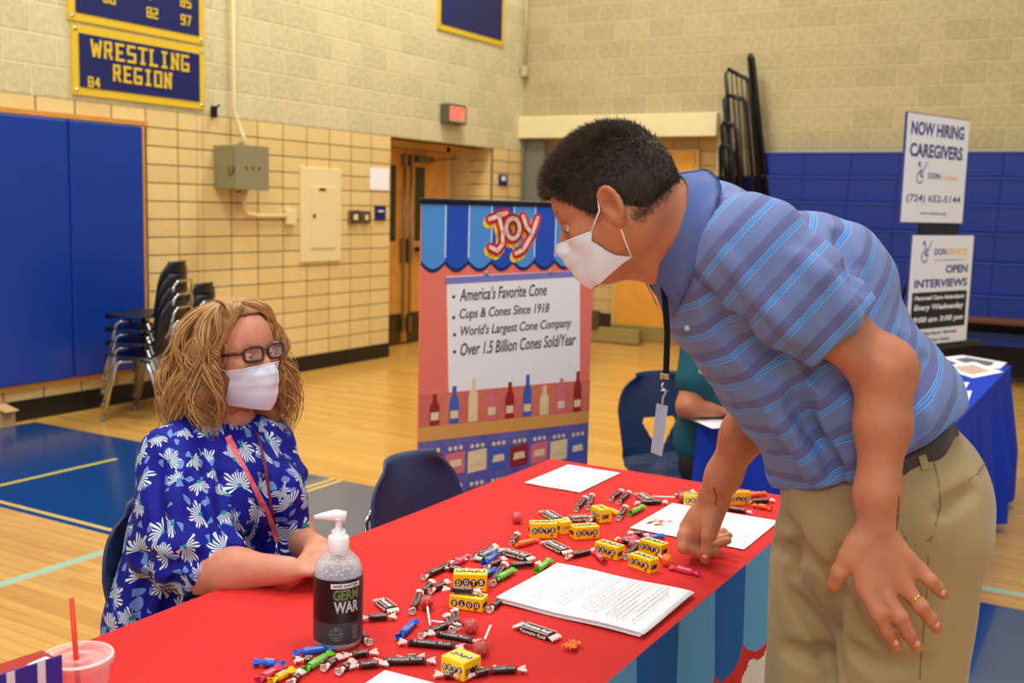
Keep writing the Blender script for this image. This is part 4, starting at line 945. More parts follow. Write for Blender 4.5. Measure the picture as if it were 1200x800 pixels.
for P in (J, O_, Yl, Yr): logo_stroke(sh(P, -2, 4), .044, 5, 'logo_shadow', m_ly)
for P in (J, O_, Yl, Yr): logo_stroke(P, .042, 7, 'logo_letter', m_lr)
for P in (J, O_, Yl, Yr): logo_stroke(sh(P, 0, -.5), .016, 9, 'logo_highlight', m_lp)
# white panel
def quad(px, k, name, m): return flat([b2(*p) for p in px], k, name, m)
quad([(523, 324), (679, 317), (679, 480), (526, 490)], 3, 'text_panel', mat('banner_white', (246, 244, 246), .5))
quad([(522, 325), (679, 317), (679, 324), (522, 333)], 4, 'panel_bar', mat('banner_lilac', (128, 128, 200), .5))
m_bt = mat('banner_ink', (44, 42, 52), .6)
for (s_, xa, ya, xb, yb) in [("America's Favorite Cone", 538, 353, 640, 346), ('Cups & Cones Since 1918', 538, 377, 643, 369), ("World's Largest Cone Company", 539, 397, 669, 386), ('Over 1.5 Billion Cones Sold/Year', 539, 417, 674, 404)]:
    p = b2(xa, ya); q = b2(xb, yb); V, Fc = textfit(s_, q[0]-p[0], .050, .012, .22); zz = (p[1]+q[1])/2
    MB().add(V, Fc, M=frame((p[0], -.0035, p[1]), (q[0]-p[0], 0, q[1]-p[1]), (0, 0, 1))).build('lettering', m_bt, o)
    MB().prism([(p[0]-.028+.007*math.cos(a), p[1]+.018+.007*math.sin(a)) for a in [2*math.pi*k/10 for k in range(10)]], 0, .003, FR).build('bullet', m_bt, o)
for uu in (.3, .62): MB().tube([(uu, -.003, zs_-.03), (uu, -.006, zs_-.03)], .011, 12).build('printed_nail', mat('nail_print', (190, 150, 140), .4), o)
# shop shelf art below, without the printed characters
m_sh1 = mat('print_counter', (224, 160, 84), .5); m_sh2 = mat('print_violet', (120, 110, 180), .5, rgb2=(80, 84, 170), vscale=14); m_sh3 = mat('print_backroom', (206, 96, 96), .5, rgb2=(228, 130, 100), vscale=6)
k0_, k1_ = b2(498, 500)[1], b2(692, 481)[1]      # counter height at the two edges
flat([(0, k0_), (BW, k1_), (BW, k1_+.135), (.0, k0_+.125)][::-1], 4, 'printed_backroom', m_sh3)
flat([(0, k0_-.055), (BW, k1_-.05), (BW, k1_), (0, k0_)][::-1], 5, 'printed_counter', m_sh1)
flat([(0, .10), (BW, .10), (BW, k1_-.05), (0, k0_-.055)][::-1], 4, 'printed_counter_front', m_sh2)
m_btl = [mat('print_bottle_red', (160, 40, 46), .4), mat('print_bottle_pink', (226, 116, 130), .4), mat('print_bottle_cream', (240, 214, 170), .4), mat('print_bottle_blue', (70, 100, 190), .4)]
for k in range(9):
    x = .07+.09*k; w = .022; zb = k0_+(k1_-k0_)*x/BW+.004; h_ = .12+.05*((k*7) % 3)/2
    P = [(x-w, zb), (x+w, zb), (x+w, zb+h_*.6), (x+w*.4, zb+h_*.78), (x+w*.4, zb+h_), (x-w*.4, zb+h_), (x-w*.4, zb+h_*.78), (x-w, zb+h_*.6)]
    flat(P, 6, 'printed_bottle', m_btl[(k*3) % 4]); flat([(x-w*.8, zb+.02), (x+w*.8, zb+.02), (x+w*.8, zb+.05), (x-w*.8, zb+.05)], 8, 'printed_label', m_btl[2])
for r_ in range(3):
    for k in range(8):
        x = .02+.105*k; zb = k0_-.20-.15*r_+(k1_-k0_)*x/BW
        flat([(x, zb), (x+.09, zb+.005), (x+.09, zb+.09), (x, zb+.085)], 6, 'printed_packet', m_btl[(k+r_*2) % 4]); flat([(x+.015, zb+.03), (x+.075, zb+.033), (x+.07, zb+.06), (x+.02, zb+.058)], 8, 'printed_label', m_btl[2])
        for c_ in (0, 1, 2): MB().prism([(x+.02+.025*c_+.009*math.cos(a), zb+.105+.009*math.sin(a)) for a in [2*math.pi*q/8 for q in range(8)]], 0, .004, FR).build('printed_cone', m_btl[2], o)
# ------------------------------------------------------------------ job signs on a black easel
S0 = atd(1054, 130, 6.0); SD = nrm([math.sin(.354), math.cos(.354), 0])
def s2(px, py):
    n = np.array([-SD[1], SD[0], 0]); d = ray(px, py); t_ = ((S0-CAM)@n)/(d@n); P = CAM+t_*d; return float((P-S0)@SD), float(P[2])
SWd = s2(1129, 139)[0]
FS = frame((0, -.009, 0), (1, 0, 0), (0, 0, 1)); m_si = mat('sign_navy_ink', (42, 52, 128), .5); m_sw = mat('sign_white', (238, 240, 244), .5); m_sg = mat('sign_gold_ink', (236, 196, 120), .5)
def sgn(label, px):
    P = [s2(*p) for p in px]; z1 = (P[0][1]+P[1][1])/2; z0_ = (P[2][1]+P[3][1])/2; u0, u1 = (P[0][0]+P[3][0])/2, (P[1][0]+P[2][0])/2
    o_ = thing('notice_board', label, 'sign', (S0[0], S0[1], 0), math.atan2(SD[1], SD[0]))
    MB().box(((u0+u1)/2, 0, (z0_+z1)/2), (u1-u0, .014, z1-z0_), bev=.002).build('board_edge', m_si, o_)
    MB().box(((u0+u1)/2, -.006, (z0_+z1)/2), (u1-u0-.012, .006, z1-z0_-.012)).build('face', m_sw, o_)
    return o_, u0, u1, z0_, z1
def st_(o_, s_, x, z, w, h, m, off=.02, sh=0, d=.0006):
    V, Fc = textfit(s_, w, h, off, sh); MB().add([(v[0], v[1], v[2]+d) for v in V], Fc, M=FS @ Matrix.Translation((x, z, 0))).build('lettering', m, o_)
def figure(o_, x, z, s_):
    mb = MB()
    def arc(cx, cz, r_, a0, a1, wd):
        n = 14
        for k in range(n):
            a, b = a0+(a1-a0)*k/n, a0+(a1-a0)*(k+1)/n
            mb.prism([(x+s_*(cx+(r_-wd)*math.cos(a)), z+s_*(cz+(r_-wd)*math.sin(a))), (x+s_*(cx+(r_+wd)*math.cos(a)), z+s_*(cz+(r_+wd)*math.sin(a))), (x+s_*(cx+(r_+wd)*math.cos(b)), z+s_*(cz+(r_+wd)*math.sin(b))), (x+s_*(cx+(r_-wd)*math.cos(b)), z+s_*(cz+(r_-wd)*math.sin(b)))], 0, .0006, FS)
    arc(.32, .30, .24, 1.9, 6.0, .03); arc(.5, .55, .2, 2.4, 5.4, .035); arc(.1, .5, .35, -.6, .5, .03)
    mb.prism([(x+s_*(.22+.08*math.cos(a)), z+s_*(.92+.08*math.sin(a))) for a in [2*math.pi*k/12 for k in range(12)]], 0, .0006, FS)
    mb.prism([(x+s_*.1, z+s_*.82), (x+s_*.4, z+s_*.74), (x+s_*.42, z+s_*.79), (x+s_*.1, z+s_*.88)], 0, .0006, FS)
    mb.prism([(x+s_*.45, z+s_*.5), (x+s_*.85, z+s_*1.02), (x+s_*.88, z+s_*1.0), (x+s_*.5, z+s_*.46)], 0, .0006, FS)
    mb.build('logo_figure', m_si, o_)
o1, u0, u1, za, zb = sgn('white now hiring caregivers sign, upper of two on the easel', [(1054, 130), (1129, 139), (1133, 262), (1061, 262)])
w = u1-u0; h = zb-za
st_(o1, 'NOW HIRING', u0+w*.07, zb-h*.20, w*.84, h*.125, m_si, .03); st_(o1, 'CAREGIVERS', u0+w*.07, zb-h*.395, w*.84, h*.125, m_si, .03)
figure(o1, u0+w*.19, zb-h*.645, w*.19); st_(o1, 'DON', u0+w*.38, zb-h*.585, w*.19, h*.055, m_si); st_(o1, 'Services', u0+w*.585, zb-h*.585, w*.25, h*.05, m_sg)
st_(o1, '(724) 652-5144', u0+w*.07, zb-h*.82, w*.86, h*.085, m_si, .01); st_(o1, 'www.donins.org', u0+w*.29, zb-h*.925, w*.42, h*.035, m_si, .01)
o2, u0, u1, za, zb = sgn('white open interviews sign, lower of two on the easel', [(1060, 274), (1133, 275), (1138, 401), (1066, 404)])
w = u1-u0; h = zb-za
figure(o2, u0+w*.15, zb-h*.26, w*.19); st_(o2, 'DON', u0+w*.36, zb-h*.185, w*.19, h*.06, m_si); st_(o2, 'SERVICES', u0+w*.57, zb-h*.185, w*.33, h*.06, m_sg); MB().box((u0+w*.62, -.0098, zb-h*.23), (w*.5, .0006, .003)).build('logo_line', m_si, o2)
st_(o2, 'OPEN', u0+w*.56, zb-h*.35, w*.36, h*.075, m_si, .03); st_(o2, 'INTERVIEWS', u0+w*.08, zb-h*.475, w*.85, h*.075, m_si, .03)
MB().box((u0+w*.5, -.0096, zb-h*.68), (w*.88, .0012, h*.33)).build('black_band', m_blackm, o2)
for s_, zz, hh_ in (('Personal Care Attendants', .585, .04), ('Every Wednesday', .69, .065), ('9:00 am 3:00 pm', .80, .065)): st_(o2, s_, u0+w*.1, zb-h*zz, w*.8, h*hh_, m_sw, .03, .15, d=.0016)
st_(o2, 'Harrison Street', u0+w*.26, zb-h*.905, w*.55, h*.035, m_si); st_(o2, 'New Castle', u0+w*.4, zb-h*.965, w*.3, h*.028, m_si)
ez = thing('easel', 'black easel stand holding the two white signs', 'easel', (S0[0], S0[1], 0), math.atan2(SD[1], SD[0])); wc = (u0+u1)/2
for s_ in (-1, 1):
    MB().tube([(wc+s_*.1, .045, 1.75), (wc+s_*.26, .03, 0)], .011).build('leg', m_blackm, ez)
MB().tube([(wc, .05, 1.75), (wc, .5, 0)], .011).build('leg', m_blackm, ez)
MB().box((wc, .03, (za+zb)/2+.32), (w*.62, .02, .5)).build('backing_board', m_blackm, ez)
MB().box((wc, .0, za-.015), (w*1.5, .06, .022), bev=.003).build('ledge', m_blackm, ez)
# ================================================================== people
def fsample(F, P):
    q = (np.atleast_2d(P)-F.lo)/F.h; q = np.clip(q, 0, F.n-1.001); i = q.astype(int); t = q-i; r = 0
    for a in (0, 1):
        for b in (0, 1):
            for c in (0, 1):
                w = (t[:, 0] if a else 1-t[:, 0])*(t[:, 1] if b else 1-t[:, 1])*(t[:, 2] if c else 1-t[:, 2]); r = r+w*F.f[i[:, 0]+a, i[:, 1]+b, i[:, 2]+c]
    return r
def hit(F, px, py, off=0., d0=1.2, d1=3.2, org=None, dr=None):
    """first point of the surface met along a line of sight, lifted by off"""
    dr = ray(px, py) if dr is None else dr; org = CAM if org is None else org
    ts = np.arange(d0, d1, F.h*.5); P = org+ts[:, None]*dr; ins = ((P > F.lo) & (P < F.lo+(F.n-2)*F.h)).all(1); v = np.where(ins, fsample(F, P), 1)
    k = np.argmax(v < 0)
    if v[k] >= 0: return None
    p = P[k]; g = np.array([fsample(F, p+e)[0]-fsample(F, p-e)[0] for e in np.eye(3)*F.h]); g = g/(np.linalg.norm(g)+1e-9)
    return p+g*off
def line_on(F, pts, off=.002, sub=6, **kw):
    out = []
    for i in range(len(pts)-1):
        for k in range(sub): 
            t = k/sub; h_ = hit(F, pts[i][0]*(1-t)+pts[i+1][0]*t, pts[i][1]*(1-t)+pts[i+1][1]*t, off, **kw)
            if h_ is not None: out.append(h_)
    h_ = hit(F, *pts[-1], off, **kw)
    if h_ is not None: out.append(h_)
    return out
def ribbon(mb, pts, w, view, th=.001):
    """flat strap of width w through pts, its face turned towards view"""
    P = [np.array(p, float) for p in pts]; V = []; Fc = []
    for i, p in enumerate(P):
        t = nrm(P[min(i+1, len(P)-1)]-P[max(i-1, 0)]); s_ = nrm(np.cross(t, view)); n = nrm(np.cross(s_, t))
        for a, b in ((-1, -1), (1, -1), (1, 1), (-1, 1)): V.append(p+s_*w/2*a+n*th*b)
    for i in range(len(P)-1):
        for k in range(4): Fc.append((i*4+k, i*4+(k+1) % 4, (i+1)*4+(k+1) % 4, (i+1)*4+k))
    Fc += [(0, 1, 2, 3), tuple(len(V)-4+k for k in range(4))]
    return mb.add(V, Fc)
def loc_pts(pts, org): return [np.array(p)-np.array(org) for p in pts]
def skin_mat(name, a, b, c):
    m = mat(name, a, .5, spec=.4, rgb2=b, vscale=14, bump=.25, bscale=260, bdist=.0006, sss=.03); return m
def stripes_mat():
    m = bpy.data.materials.new('striped_polo_knit'); m.use_nodes = True; nt = m.node_tree; b = nt.nodes['Principled BSDF']
    at = N(nt, 'ShaderNodeAttribute', attribute_name='coords'); sp = N(nt, 'ShaderNodeSeparateXYZ'); nt.links.new(at.outputs['Vector'], sp.inputs[0])
    def mth(op, a, c=None, d=None):
        n = N(nt, 'ShaderNodeMath', operation=op)
        for i, v in enumerate((a, c, d)):
            if v is None: continue
            if isinstance(v, (int, float)): n.inputs[i].default_value = v
            else: nt.links.new(v, n.inputs[i])
        return n.outputs[0]
    reg = mth('LESS_THAN', sp.outputs[2], 0.0)
    s_ = mth('ADD', mth('MULTIPLY', sp.outputs[1], reg), mth('MULTIPLY', sp.outputs[0], mth('SUBTRACT', 1, reg)))
    fr = mth('FRACT', mth('DIVIDE', s_, .052)); cr = N(nt, 'ShaderNodeValToRGB'); cr.color_ramp.interpolation = 'CONSTANT'; e = cr.color_ramp.elements
    A, B, L, D = lin((104, 122, 172)), lin((94, 100, 150)), lin((138, 180, 228)), lin((72, 124, 194))
    e[0].position = 0; e[0].color = A+(1,); e[1].position = .34; e[1].color = B+(1,)
    for p, c in ((.66, L), (.675, D), (.735, L), (.75, D), (.82, L), (.835, A)):
        q = e.new(p); q.color = c+(1,)
    nt.links.new(fr, cr.inputs[0])
    seam = mth('LESS_THAN', mth('ABSOLUTE', sp.outputs[2]), .0022); mx = N(nt, 'ShaderNodeMix', data_type='RGBA'); nt.links.new(mth('MULTIPLY', seam, .45), mx.inputs[0]); nt.links.new(cr.outputs[0], mx.inputs[6]); mx.inputs[7].default_value = lin((70, 74, 120))+(1,)
    nt.links.new(mx.outputs[2], b.inputs['Base Color']); b.inputs['Roughness'].default_value = .8; b.inputs['Specular IOR Level'].default_value = .3; b.inputs['Sheen Weight'].default_value = .1
    no = N(nt, 'ShaderNodeTexNoise'); no.inputs['Scale'].default_value = 18; no.inputs['Detail'].default_value = 4; tc = N(nt, 'ShaderNodeTexCoord'); nt.links.new(tc.outputs['Object'], no.inputs['Vector'])
    bp = N(nt, 'ShaderNodeBump'); bp.inputs['Strength'].default_value = .35; bp.inputs['Distance'].default_value = .01; nt.links.new(no.outputs[0], bp.inputs['Height']); nt.links.new(bp.outputs[0], b.inputs['Normal'])
    return m
def floral_mat():
    m = bpy.data.materials.new('floral_blouse_fabric'); m.use_nodes = True; nt = m.node_tree; b = nt.nodes['Principled BSDF']
    def mth(op, a, c=None, d=None):
        n = N(nt, 'ShaderNodeMath', operation=op)
        for i, v in enumerate((a, c, d)):
            if v is None: continue
            if isinstance(v, (int, float)): n.inputs[i].default_value = v
            else: nt.links.new(v, n.inputs[i])
        return n.outputs[0]
    aa = N(nt, 'ShaderNodeAttribute', attribute_name='coords_body'); ab = N(nt, 'ShaderNodeAttribute', attribute_name='coords_sleeve'); s1 = N(nt, 'ShaderNodeSeparateXYZ'); nt.links.new(aa.outputs['Vector'], s1.inputs[0])
    reg = mth('LESS_THAN', s1.outputs[2], 0.0); mv = N(nt, 'ShaderNodeMix', data_type='VECTOR'); nt.links.new(reg, mv.inputs[0]); nt.links.new(aa.outputs['Vector'], mv.inputs[4]); nt.links.new(ab.outputs['Vector'], mv.inputs[5])
    col = None; prev = lin((10, 15, 138))+(1,); cur = None
    def layer(scale, off, nsp, R, fan, colr, center, seed):
        nonlocal cur
        mp = N(nt, 'ShaderNodeMapping'); mp.inputs['Location'].default_value = (off, off*1.7, 0); nt.links.new(mv.outputs[1], mp.inputs['Vector'])
        vo = N(nt, 'ShaderNodeTexVoronoi', voronoi_dimensions='2D', feature='F1'); vo.inputs['Scale'].default_value = scale; vo.inputs['Randomness'].default_value = .62
        nt.links.new(mp.outputs[0], vo.inputs['Vector'])
        df = N(nt, 'ShaderNodeVectorMath', operation='SUBTRACT'); nt.links.new(mp.outputs[0], df.inputs[0]); nt.links.new(vo.outputs['Position'], df.inputs[1])
        sp = N(nt, 'ShaderNodeSeparateXYZ'); nt.links.new(df.outputs[0], sp.inputs[0]); sc = N(nt, 'ShaderNodeSeparateColor'); nt.links.new(vo.outputs['Color'], sc.inputs[0])
        dx, dy = sp.outputs[0], sp.outputs[1]
        # off centre head of each flower, petals spread as a fan
        rr = mth('SQRT', mth('ADD', mth('MULTIPLY', dx, dx), mth('MULTIPLY', dy, dy)))
        an = mth('ADD', mth('ARCTAN2', dy, dx), mth('MULTIPLY', sc.outputs[0], 6.283)); an = mth('WRAP', an, 3.14159, -3.14159)
        pet = mth('GREATER_THAN', mth('COSINE', mth('MULTIPLY', an, float(nsp))), -.15)
        Rv_ = mth('MULTIPLY', mth('ADD', .72, mth('MULTIPLY', mth('SINE', mth('MULTIPLY', an, nsp*.37)), .16)), R); Rv_ = mth('MULTIPLY', Rv_, mth('ADD', .7, mth('MULTIPLY', sc.outputs[1], .5)))
        inr = mth('LESS_THAN', rr, Rv_); sec = mth('LESS_THAN', mth('ABSOLUTE', an), mth('ADD', fan, mth('MULTIPLY', sc.outputs[2], 1.0)))
        msk = mth('MULTIPLY', mth('MULTIPLY', pet, inr), sec); msk = mth('MULTIPLY', msk, mth('GREATER_THAN', rr, R*.10))
        mx = N(nt, 'ShaderNodeMix', data_type='RGBA'); nt.links.new(msk, mx.inputs[0])
        if cur is None: mx.inputs[6].default_value = prev
        else: nt.links.new(cur, mx.inputs[6])
        mx.inputs[7].default_value = lin(colr)+(1,); cur = mx.outputs[2]
        if center:
            mx = N(nt, 'ShaderNodeMix', data_type='RGBA'); nt.links.new(mth('LESS_THAN', rr, R*.11), mx.inputs[0]); nt.links.new(cur, mx.inputs[6]); mx.inputs[7].default_value = lin(center)+(1,); cur = mx.outputs[2]
    layer(27, .13, 1, .026, .22, (104, 138, 210), None, 1)
    layer(15.5, 0, 21, .040, 1.2, (214, 226, 232), (30, 140, 130), 2)
    nt.links.new(cur, b.inputs['Base Color']); b.inputs['Roughness'].default_value = .7; b.inputs['Specular IOR Level'].default_value = .25
    return m
# ---- head shared by the figures: local axes f (face), l (left), u (up)
class Head:
    def __init__(s, c, f, up=(0, 0, 1), k=1.0):
        s.c = np.array(c, float); s.f = nrm(f); s.l = nrm(np.cross(up, s.f)); s.u = np.cross(s.f, s.l); s.k = k; s.A = [s.f, s.l, s.u]
    def p(s, x, y, z): return s.c+s.k*(x*s.f+y*s.l+z*s.u)
    def loc(s, P): d = (P-s.c)/s.k; return d@s.f, d@s.l, d@s.u
    def build(s, F, ears=True):
        k = s.k; E = lambda c, r, kk=.02, op='u', A=None: F.ell(s.p(*c), [q*k for q in r], A or s.A, kk, op)
        E((-.012, 0, .035), (.102, .077, .090)); E((.030, 0, -.020), (.062, .062, .082), .03)
        E((.045, 0, .035), (.052, .060, .055), .02)
        for y in (-1, 1):
            F.cone(s.p(-.005, y*.056, -.045), s.p(.060, y*.022, -.095), .018*k, .017*k, .03)
            F.cone(s.p(.082, y*.012, .018), s.p(.070, y*.045, .016), .010*k, .009*k, .012)
            E((.060, y*.046, -.030), (.020, .018, .022), .02)
        E((.068, 0, -.098), (.022, .024, .018), .02)
        for y in (-1, 1): E((.094, y*.031, -.004), (.015, .017, .012), .012, 's')
        F.chain([s.p(.088, 0, .006), s.p(.102, 0, -.018), s.p(.113, 0, -.036)], [.008*k, .009*k, .011*k], .010)
        for y in (-1, 1): F.cone(s.p(.101, y*.012, -.038), s.p(.104, y*.010, -.036), .0075*k, k=.008)
        F.cone(s.p(.089, -.017, -.064), s.p(.089, .017, -.064), .0065*k, k=.006); F.cone(s.p(.087, -.014, -.074), s.p(.087, .014, -.074), .0065*k, k=.006)
        if ears:
            for y in (-1, 1):
                b = s.p(-.012, y*.078, -.008); ef = nrm(s.f*.92-s.l*y*.38-s.u*.1); el = nrm(np.cross(s.u, ef)); A = [ef, el, np.cross(ef, el)]
                F.ell(b+s.l*y*.006*k, [.019*k, .0065*k, .032*k], A, .008)
                rim = [b+k*(ef*(.017*math.cos(a)-.002)+A[2]*(.030*math.sin(a)+.002)+s.l*y*.011) for a in np.linspace(-.2, 4.2, 12)]
                F.chain(rim, [.0050*k]*12, .003)
                F.ell(b+k*(ef*.003-A[2]*.002+s.l*y*.015), [.011*k, .011*k, .018*k], A, .005, 's')
                F.ell(b+k*(ef*.001-A[2]*.028+s.l*y*.008), [.008*k, .005*k, .009*k], A, .005)
    def eyes(s, root, iris, skinm, lid=.15, down=0):
        for y in (-1, 1):
            e = s.p(.0775, y*.031, -.004)-ORG; mb = MB().ball(e, .0122*s.k, seg=20, rings=12); eye = mb.build('eye', mat('eye_white', (225, 215, 208), .2), root)
            q = e+s.k*.0105*(s.f*math.cos(down)-s.u*math.sin(down)); MB().ball(q, .0045*s.k, seg=12, rings=8).build('iris', mat(iris, (70, 56, 40), .1), eye)
            V = []; Fc = []; n = 12
            for part_, a0, a1 in (('u', lid, 1.5), ('d', -1.4, min(-.55, lid-.5))):
                b0 = len(V)
                for j in range(5):
                    a = a0+(a1-a0)*j/4
                    for i in range(n+1):
                        ph = -1.25+2.5*i/n; V.append(e+s.k*.0136*(s.f*math.cos(a)*math.cos(ph)+s.l*math.cos(a)*math.sin(ph)+s.u*math.sin(a)))
                for j in range(4):
                    for i in range(n): Fc.append((b0+j*(n+1)+i, b0+j*(n+1)+i+1, b0+(j+1)*(n+1)+i+1, b0+(j+1)*(n+1)+i))
            MB().add(V, Fc, True).build('eyelids', skinm, root)
    def brows(s, root, m):
        for y in (-1, 1):
            mb = MB()
            for i in range(44):
                t = i/43; c = s.p(.094-.026*t**2, y*(.013+.040*t), .017+.007*math.sin(t*2.4))-ORG
                for q in range(2):
                    d = s.f*.25+s.l*y*.9+s.u*random.uniform(-.3, .6); mb.tube([c+s.u*s.k*random.uniform(-.003, .003), c+s.u*.002+nrm(d)*.007], [.0010, .0003], 4)
            mb.build('eyebrow', m, root)
    def mask(s, root, m, m2, top=-.018, bot=-.118, puff=0.0, FB=None):
        nu, nv = 36, 24; V = []
        for j in range(nv+1):
            t = j/nv; z = top+(bot-top)*t
            for i in range(nu+1):
                a = -1+2*i/nu; y = a*.068*(1-.12*(t-.45)**2*4); xn = np.interp(t, [0, .2, .45, .8, 1], [.112, .124, .120, .112, .096])+puff
                x = xn-(.060+.030*t)*abs(a)**1.9-.008*abs(a); 
                if t < .25: x -= .0+.006*(abs(a) > .2)*(1-t/.25)
                ple = .0032*((t*4.2) % 1)*(1-abs(a)**4); zz = z-(.010*(1-t)*(abs(a)**1.5))+(.020*t*abs(a)**1.5)
                V.append(s.p(x+ple+.0012*math.sin(a*9+t*7), y, zz)-ORG)
        if FB is not None:      # lift it off the skin wherever cheek or chin would come through
            for q_ in range(len(V)):
                i_, j_ = q_ % (nu+1), q_//(nu+1); a_ = -1+2*i_/nu; dr_ = nrm(s.f*(1-.8*abs(a_))+s.l*a_*1.2-s.u*(.5 if j_ > .75*nv else 0)); w_ = V[q_]+ORG; c_ = 0
                while fsample(FB, w_)[0] < .0042 and c_ < 30: w_ = w_+dr_*.0012; c_ += 1
                V[q_] = w_-ORG
            G = np.array(V).reshape(nv+1, nu+1, 3)
            for _ in range(2): G[1:-1, 1:-1] = .5*G[1:-1, 1:-1]+.125*(G[2:, 1:-1]+G[:-2, 1:-1]+G[1:-1, 2:]+G[1:-1, :-2])
            V = [v for v in G.reshape(-1, 3)]
        Fc = [(j*(nu+1)+i, j*(nu+1)+i+1, (j+1)*(nu+1)+i+1, (j+1)*(nu+1)+i) for j in range(nv) for i in range(nu)]
        W_ = [v-s.f*.0015 for v in V]; b = len(V); mb = MB().add(V, Fc, True); mb.add(W_, [f[::-1] for f in Fc], True)
        mk = mb.build('face_mask', m, root)
        for y, ci in ((-1, 0), (1, nu)):
            T = V[ci]; Bt = V[nv*(nu+1)+ci]; er = s.p(-.020, y*.086, .018)-ORG; e2 = s.p(-.028, y*.084, -.012)-ORG; e3 = s.p(-.012, y*.080, -.034)-ORG
            mid1 = (T+er)/2+s.l*y*.004; mid2 = (Bt+e3)/2+s.l*y*.006
            MB().tube([T, mid1, s.p(.002, y*.082, .020)-ORG, er, e2, e3, mid2, Bt], .0013, 6).build('ear_loop', m2, mk)
        for t_, nm in ((.02, 'hem'),):
            MB().tube([V[i]+s.f*.0008 for i in range(0, nu+1)], .0012, 6).build('nose_band', m2, mk)
m_mask = mat('pale_mask_fabric', (222, 230, 244), .7); m_loop = mat('white_elastic', (246, 240, 236), .6)
# ------------------------------------------------------------------ the man
ORG = np.array([6.03, -9.25, 0.0])
man = thing('person', 'man in a striped blue polo and khaki trousers leaning over the red table', 'person', ORG)
m_skin = skin_mat('tanned_skin', (196, 128, 92), (174, 106, 76), None)
FD = nrm([-.927, -.375, 0]); LD = nrm([.375, -.927, 0])
hdir = nrm([-.865, -.216, -.454]); hd = Head(atd(718, 240, 1.78), hdir, k=.94)
C7 = atd(806, 268, 1.84); LSH = atd(882, 300, 1.70); RSH = C7+(C7-LSH)*.0+np.array([-.02, .20, -.06])
LEL = atd(1034, 432, 1.66); LWR = atd(1027, 615, 1.655)
REL = atd(889, 470, 2.22); RWR = atd(838, 578, 2.34)
CH = atd(868, 338, 1.90); MID = atd(945, 415, 1.92); WST = atd(1012, 492, 1.92); HIP = atd(1030, 562, 1.92)
print('MAN', C7, LSH, RSH, LEL, LWR, HIP, 'upper', np.linalg.norm(LSH-LEL), np.linalg.norm(LEL-LWR), np.linalg.norm(RSH-REL), np.linalg.norm(REL-RWR))
F = Field((5.44, -9.78, .70), (6.36, -8.82, 1.74), .0036)
# torso and neck
F.eloft([C7, CH, MID, WST, HIP], LD, [(.12, .065), (.15, .10), (.15, .115), (.15, .115), (.15, .12)], .05)
F.ecap(C7, LSH, FD, (.06, .06), (.055, .06), .04); F.ecap(C7, RSH, FD, (.06, .06), (.055, .06), .04)
hd.build(F)
F.ecap(hd.p(-.035, 0, -.035), C7+nrm(hd.c-C7)*.02, LD, (.062, .064), (.070, .076), .035)
F.cone(hd.p(.03, 0, -.085), C7+(hd.c-C7)*.25-np.array([0, 0, .06]), .03, .05, .04)
# left arm
e_up = nrm(LSH-LEL)
F.chain([LSH, LSH*.45+LEL*.55, LEL], [.056, .047, .042], .03)
F.ell(LEL+np.array([.012, .0, -.0]), [.036, .036, .040], None, .03)
F.chain([LEL, LEL*.65+LWR*.35+Rv*.004, LEL*.2+LWR*.8, LWR], [.040, .0385, .030, .0275], .03)
# right arm
F.chain([RSH, RSH*.4+REL*.6, REL], [.06, .05, .042], .03)
F.chain([REL, REL*.65+RWR*.35, REL*.2+RWR*.8, RWR], [.042, .043, .034, .031], .03)
# left hand lying on the thigh
def Q(px, py, d): return atd(px, py, d)
DW = 1.650
kn = {'i': Q(1014, 690, 1.638), 'm': Q(1038, 698, 1.630), 'r': Q(1062, 690, 1.632), 'p': Q(1078, 668, 1.640)}
F.ecap(Q(1028, 628, 1.652), Q(1036, 680, 1.64), Rv, (.029, .019), (.040, .016), .02)
for k_, b_ in (('i', (1004, 640)), ('m', (1020, 640)), ('r', (1034, 640)), ('p', (1044, 636))): F.cone(Q(*b_, 1.648), kn[k_], .016, .0125, .012)
def finger(F, pts, rs, k1=.006, k2=.0035):
    for i in range(len(pts)-1): F.cone(pts[i], pts[i+1], rs[i], rs[i+1], k1 if i == 0 else k2)
    for p, r in zip(pts[1:-1], rs[1:-1]): F.ell(p, [r*1.06]*3, None, .003)
finger(F, [kn['i'], Q(1029, 719, 1.624), Q(1040, 740, 1.628), Q(1050, 756, 1.640)], [.0130, .0120, .0112, .0102])
finger(F, [kn['m'], Q(1054, 722, 1.616), Q(1065, 742, 1.620), Q(1075, 757, 1.634)], [.0132, .0122, .0113, .0102])
finger(F, [kn['r'], Q(1079, 710, 1.620), Q(1090, 724, 1.626), Q(1098, 735, 1.638)], [.0128, .0116, .0108, .0098])
finger(F, [kn['p'], Q(1090, 680, 1.630), Q(1098, 688, 1.636), Q(1106, 696, 1.645)], [.0115, .0104, .0098, .0090])
finger(F, [Q(1008, 632, 1.652), Q(994, 652, 1.650), Q(984, 670, 1.655), Q(977, 685, 1.668)], [.018, .0145, .0125, .011], .014, .006)
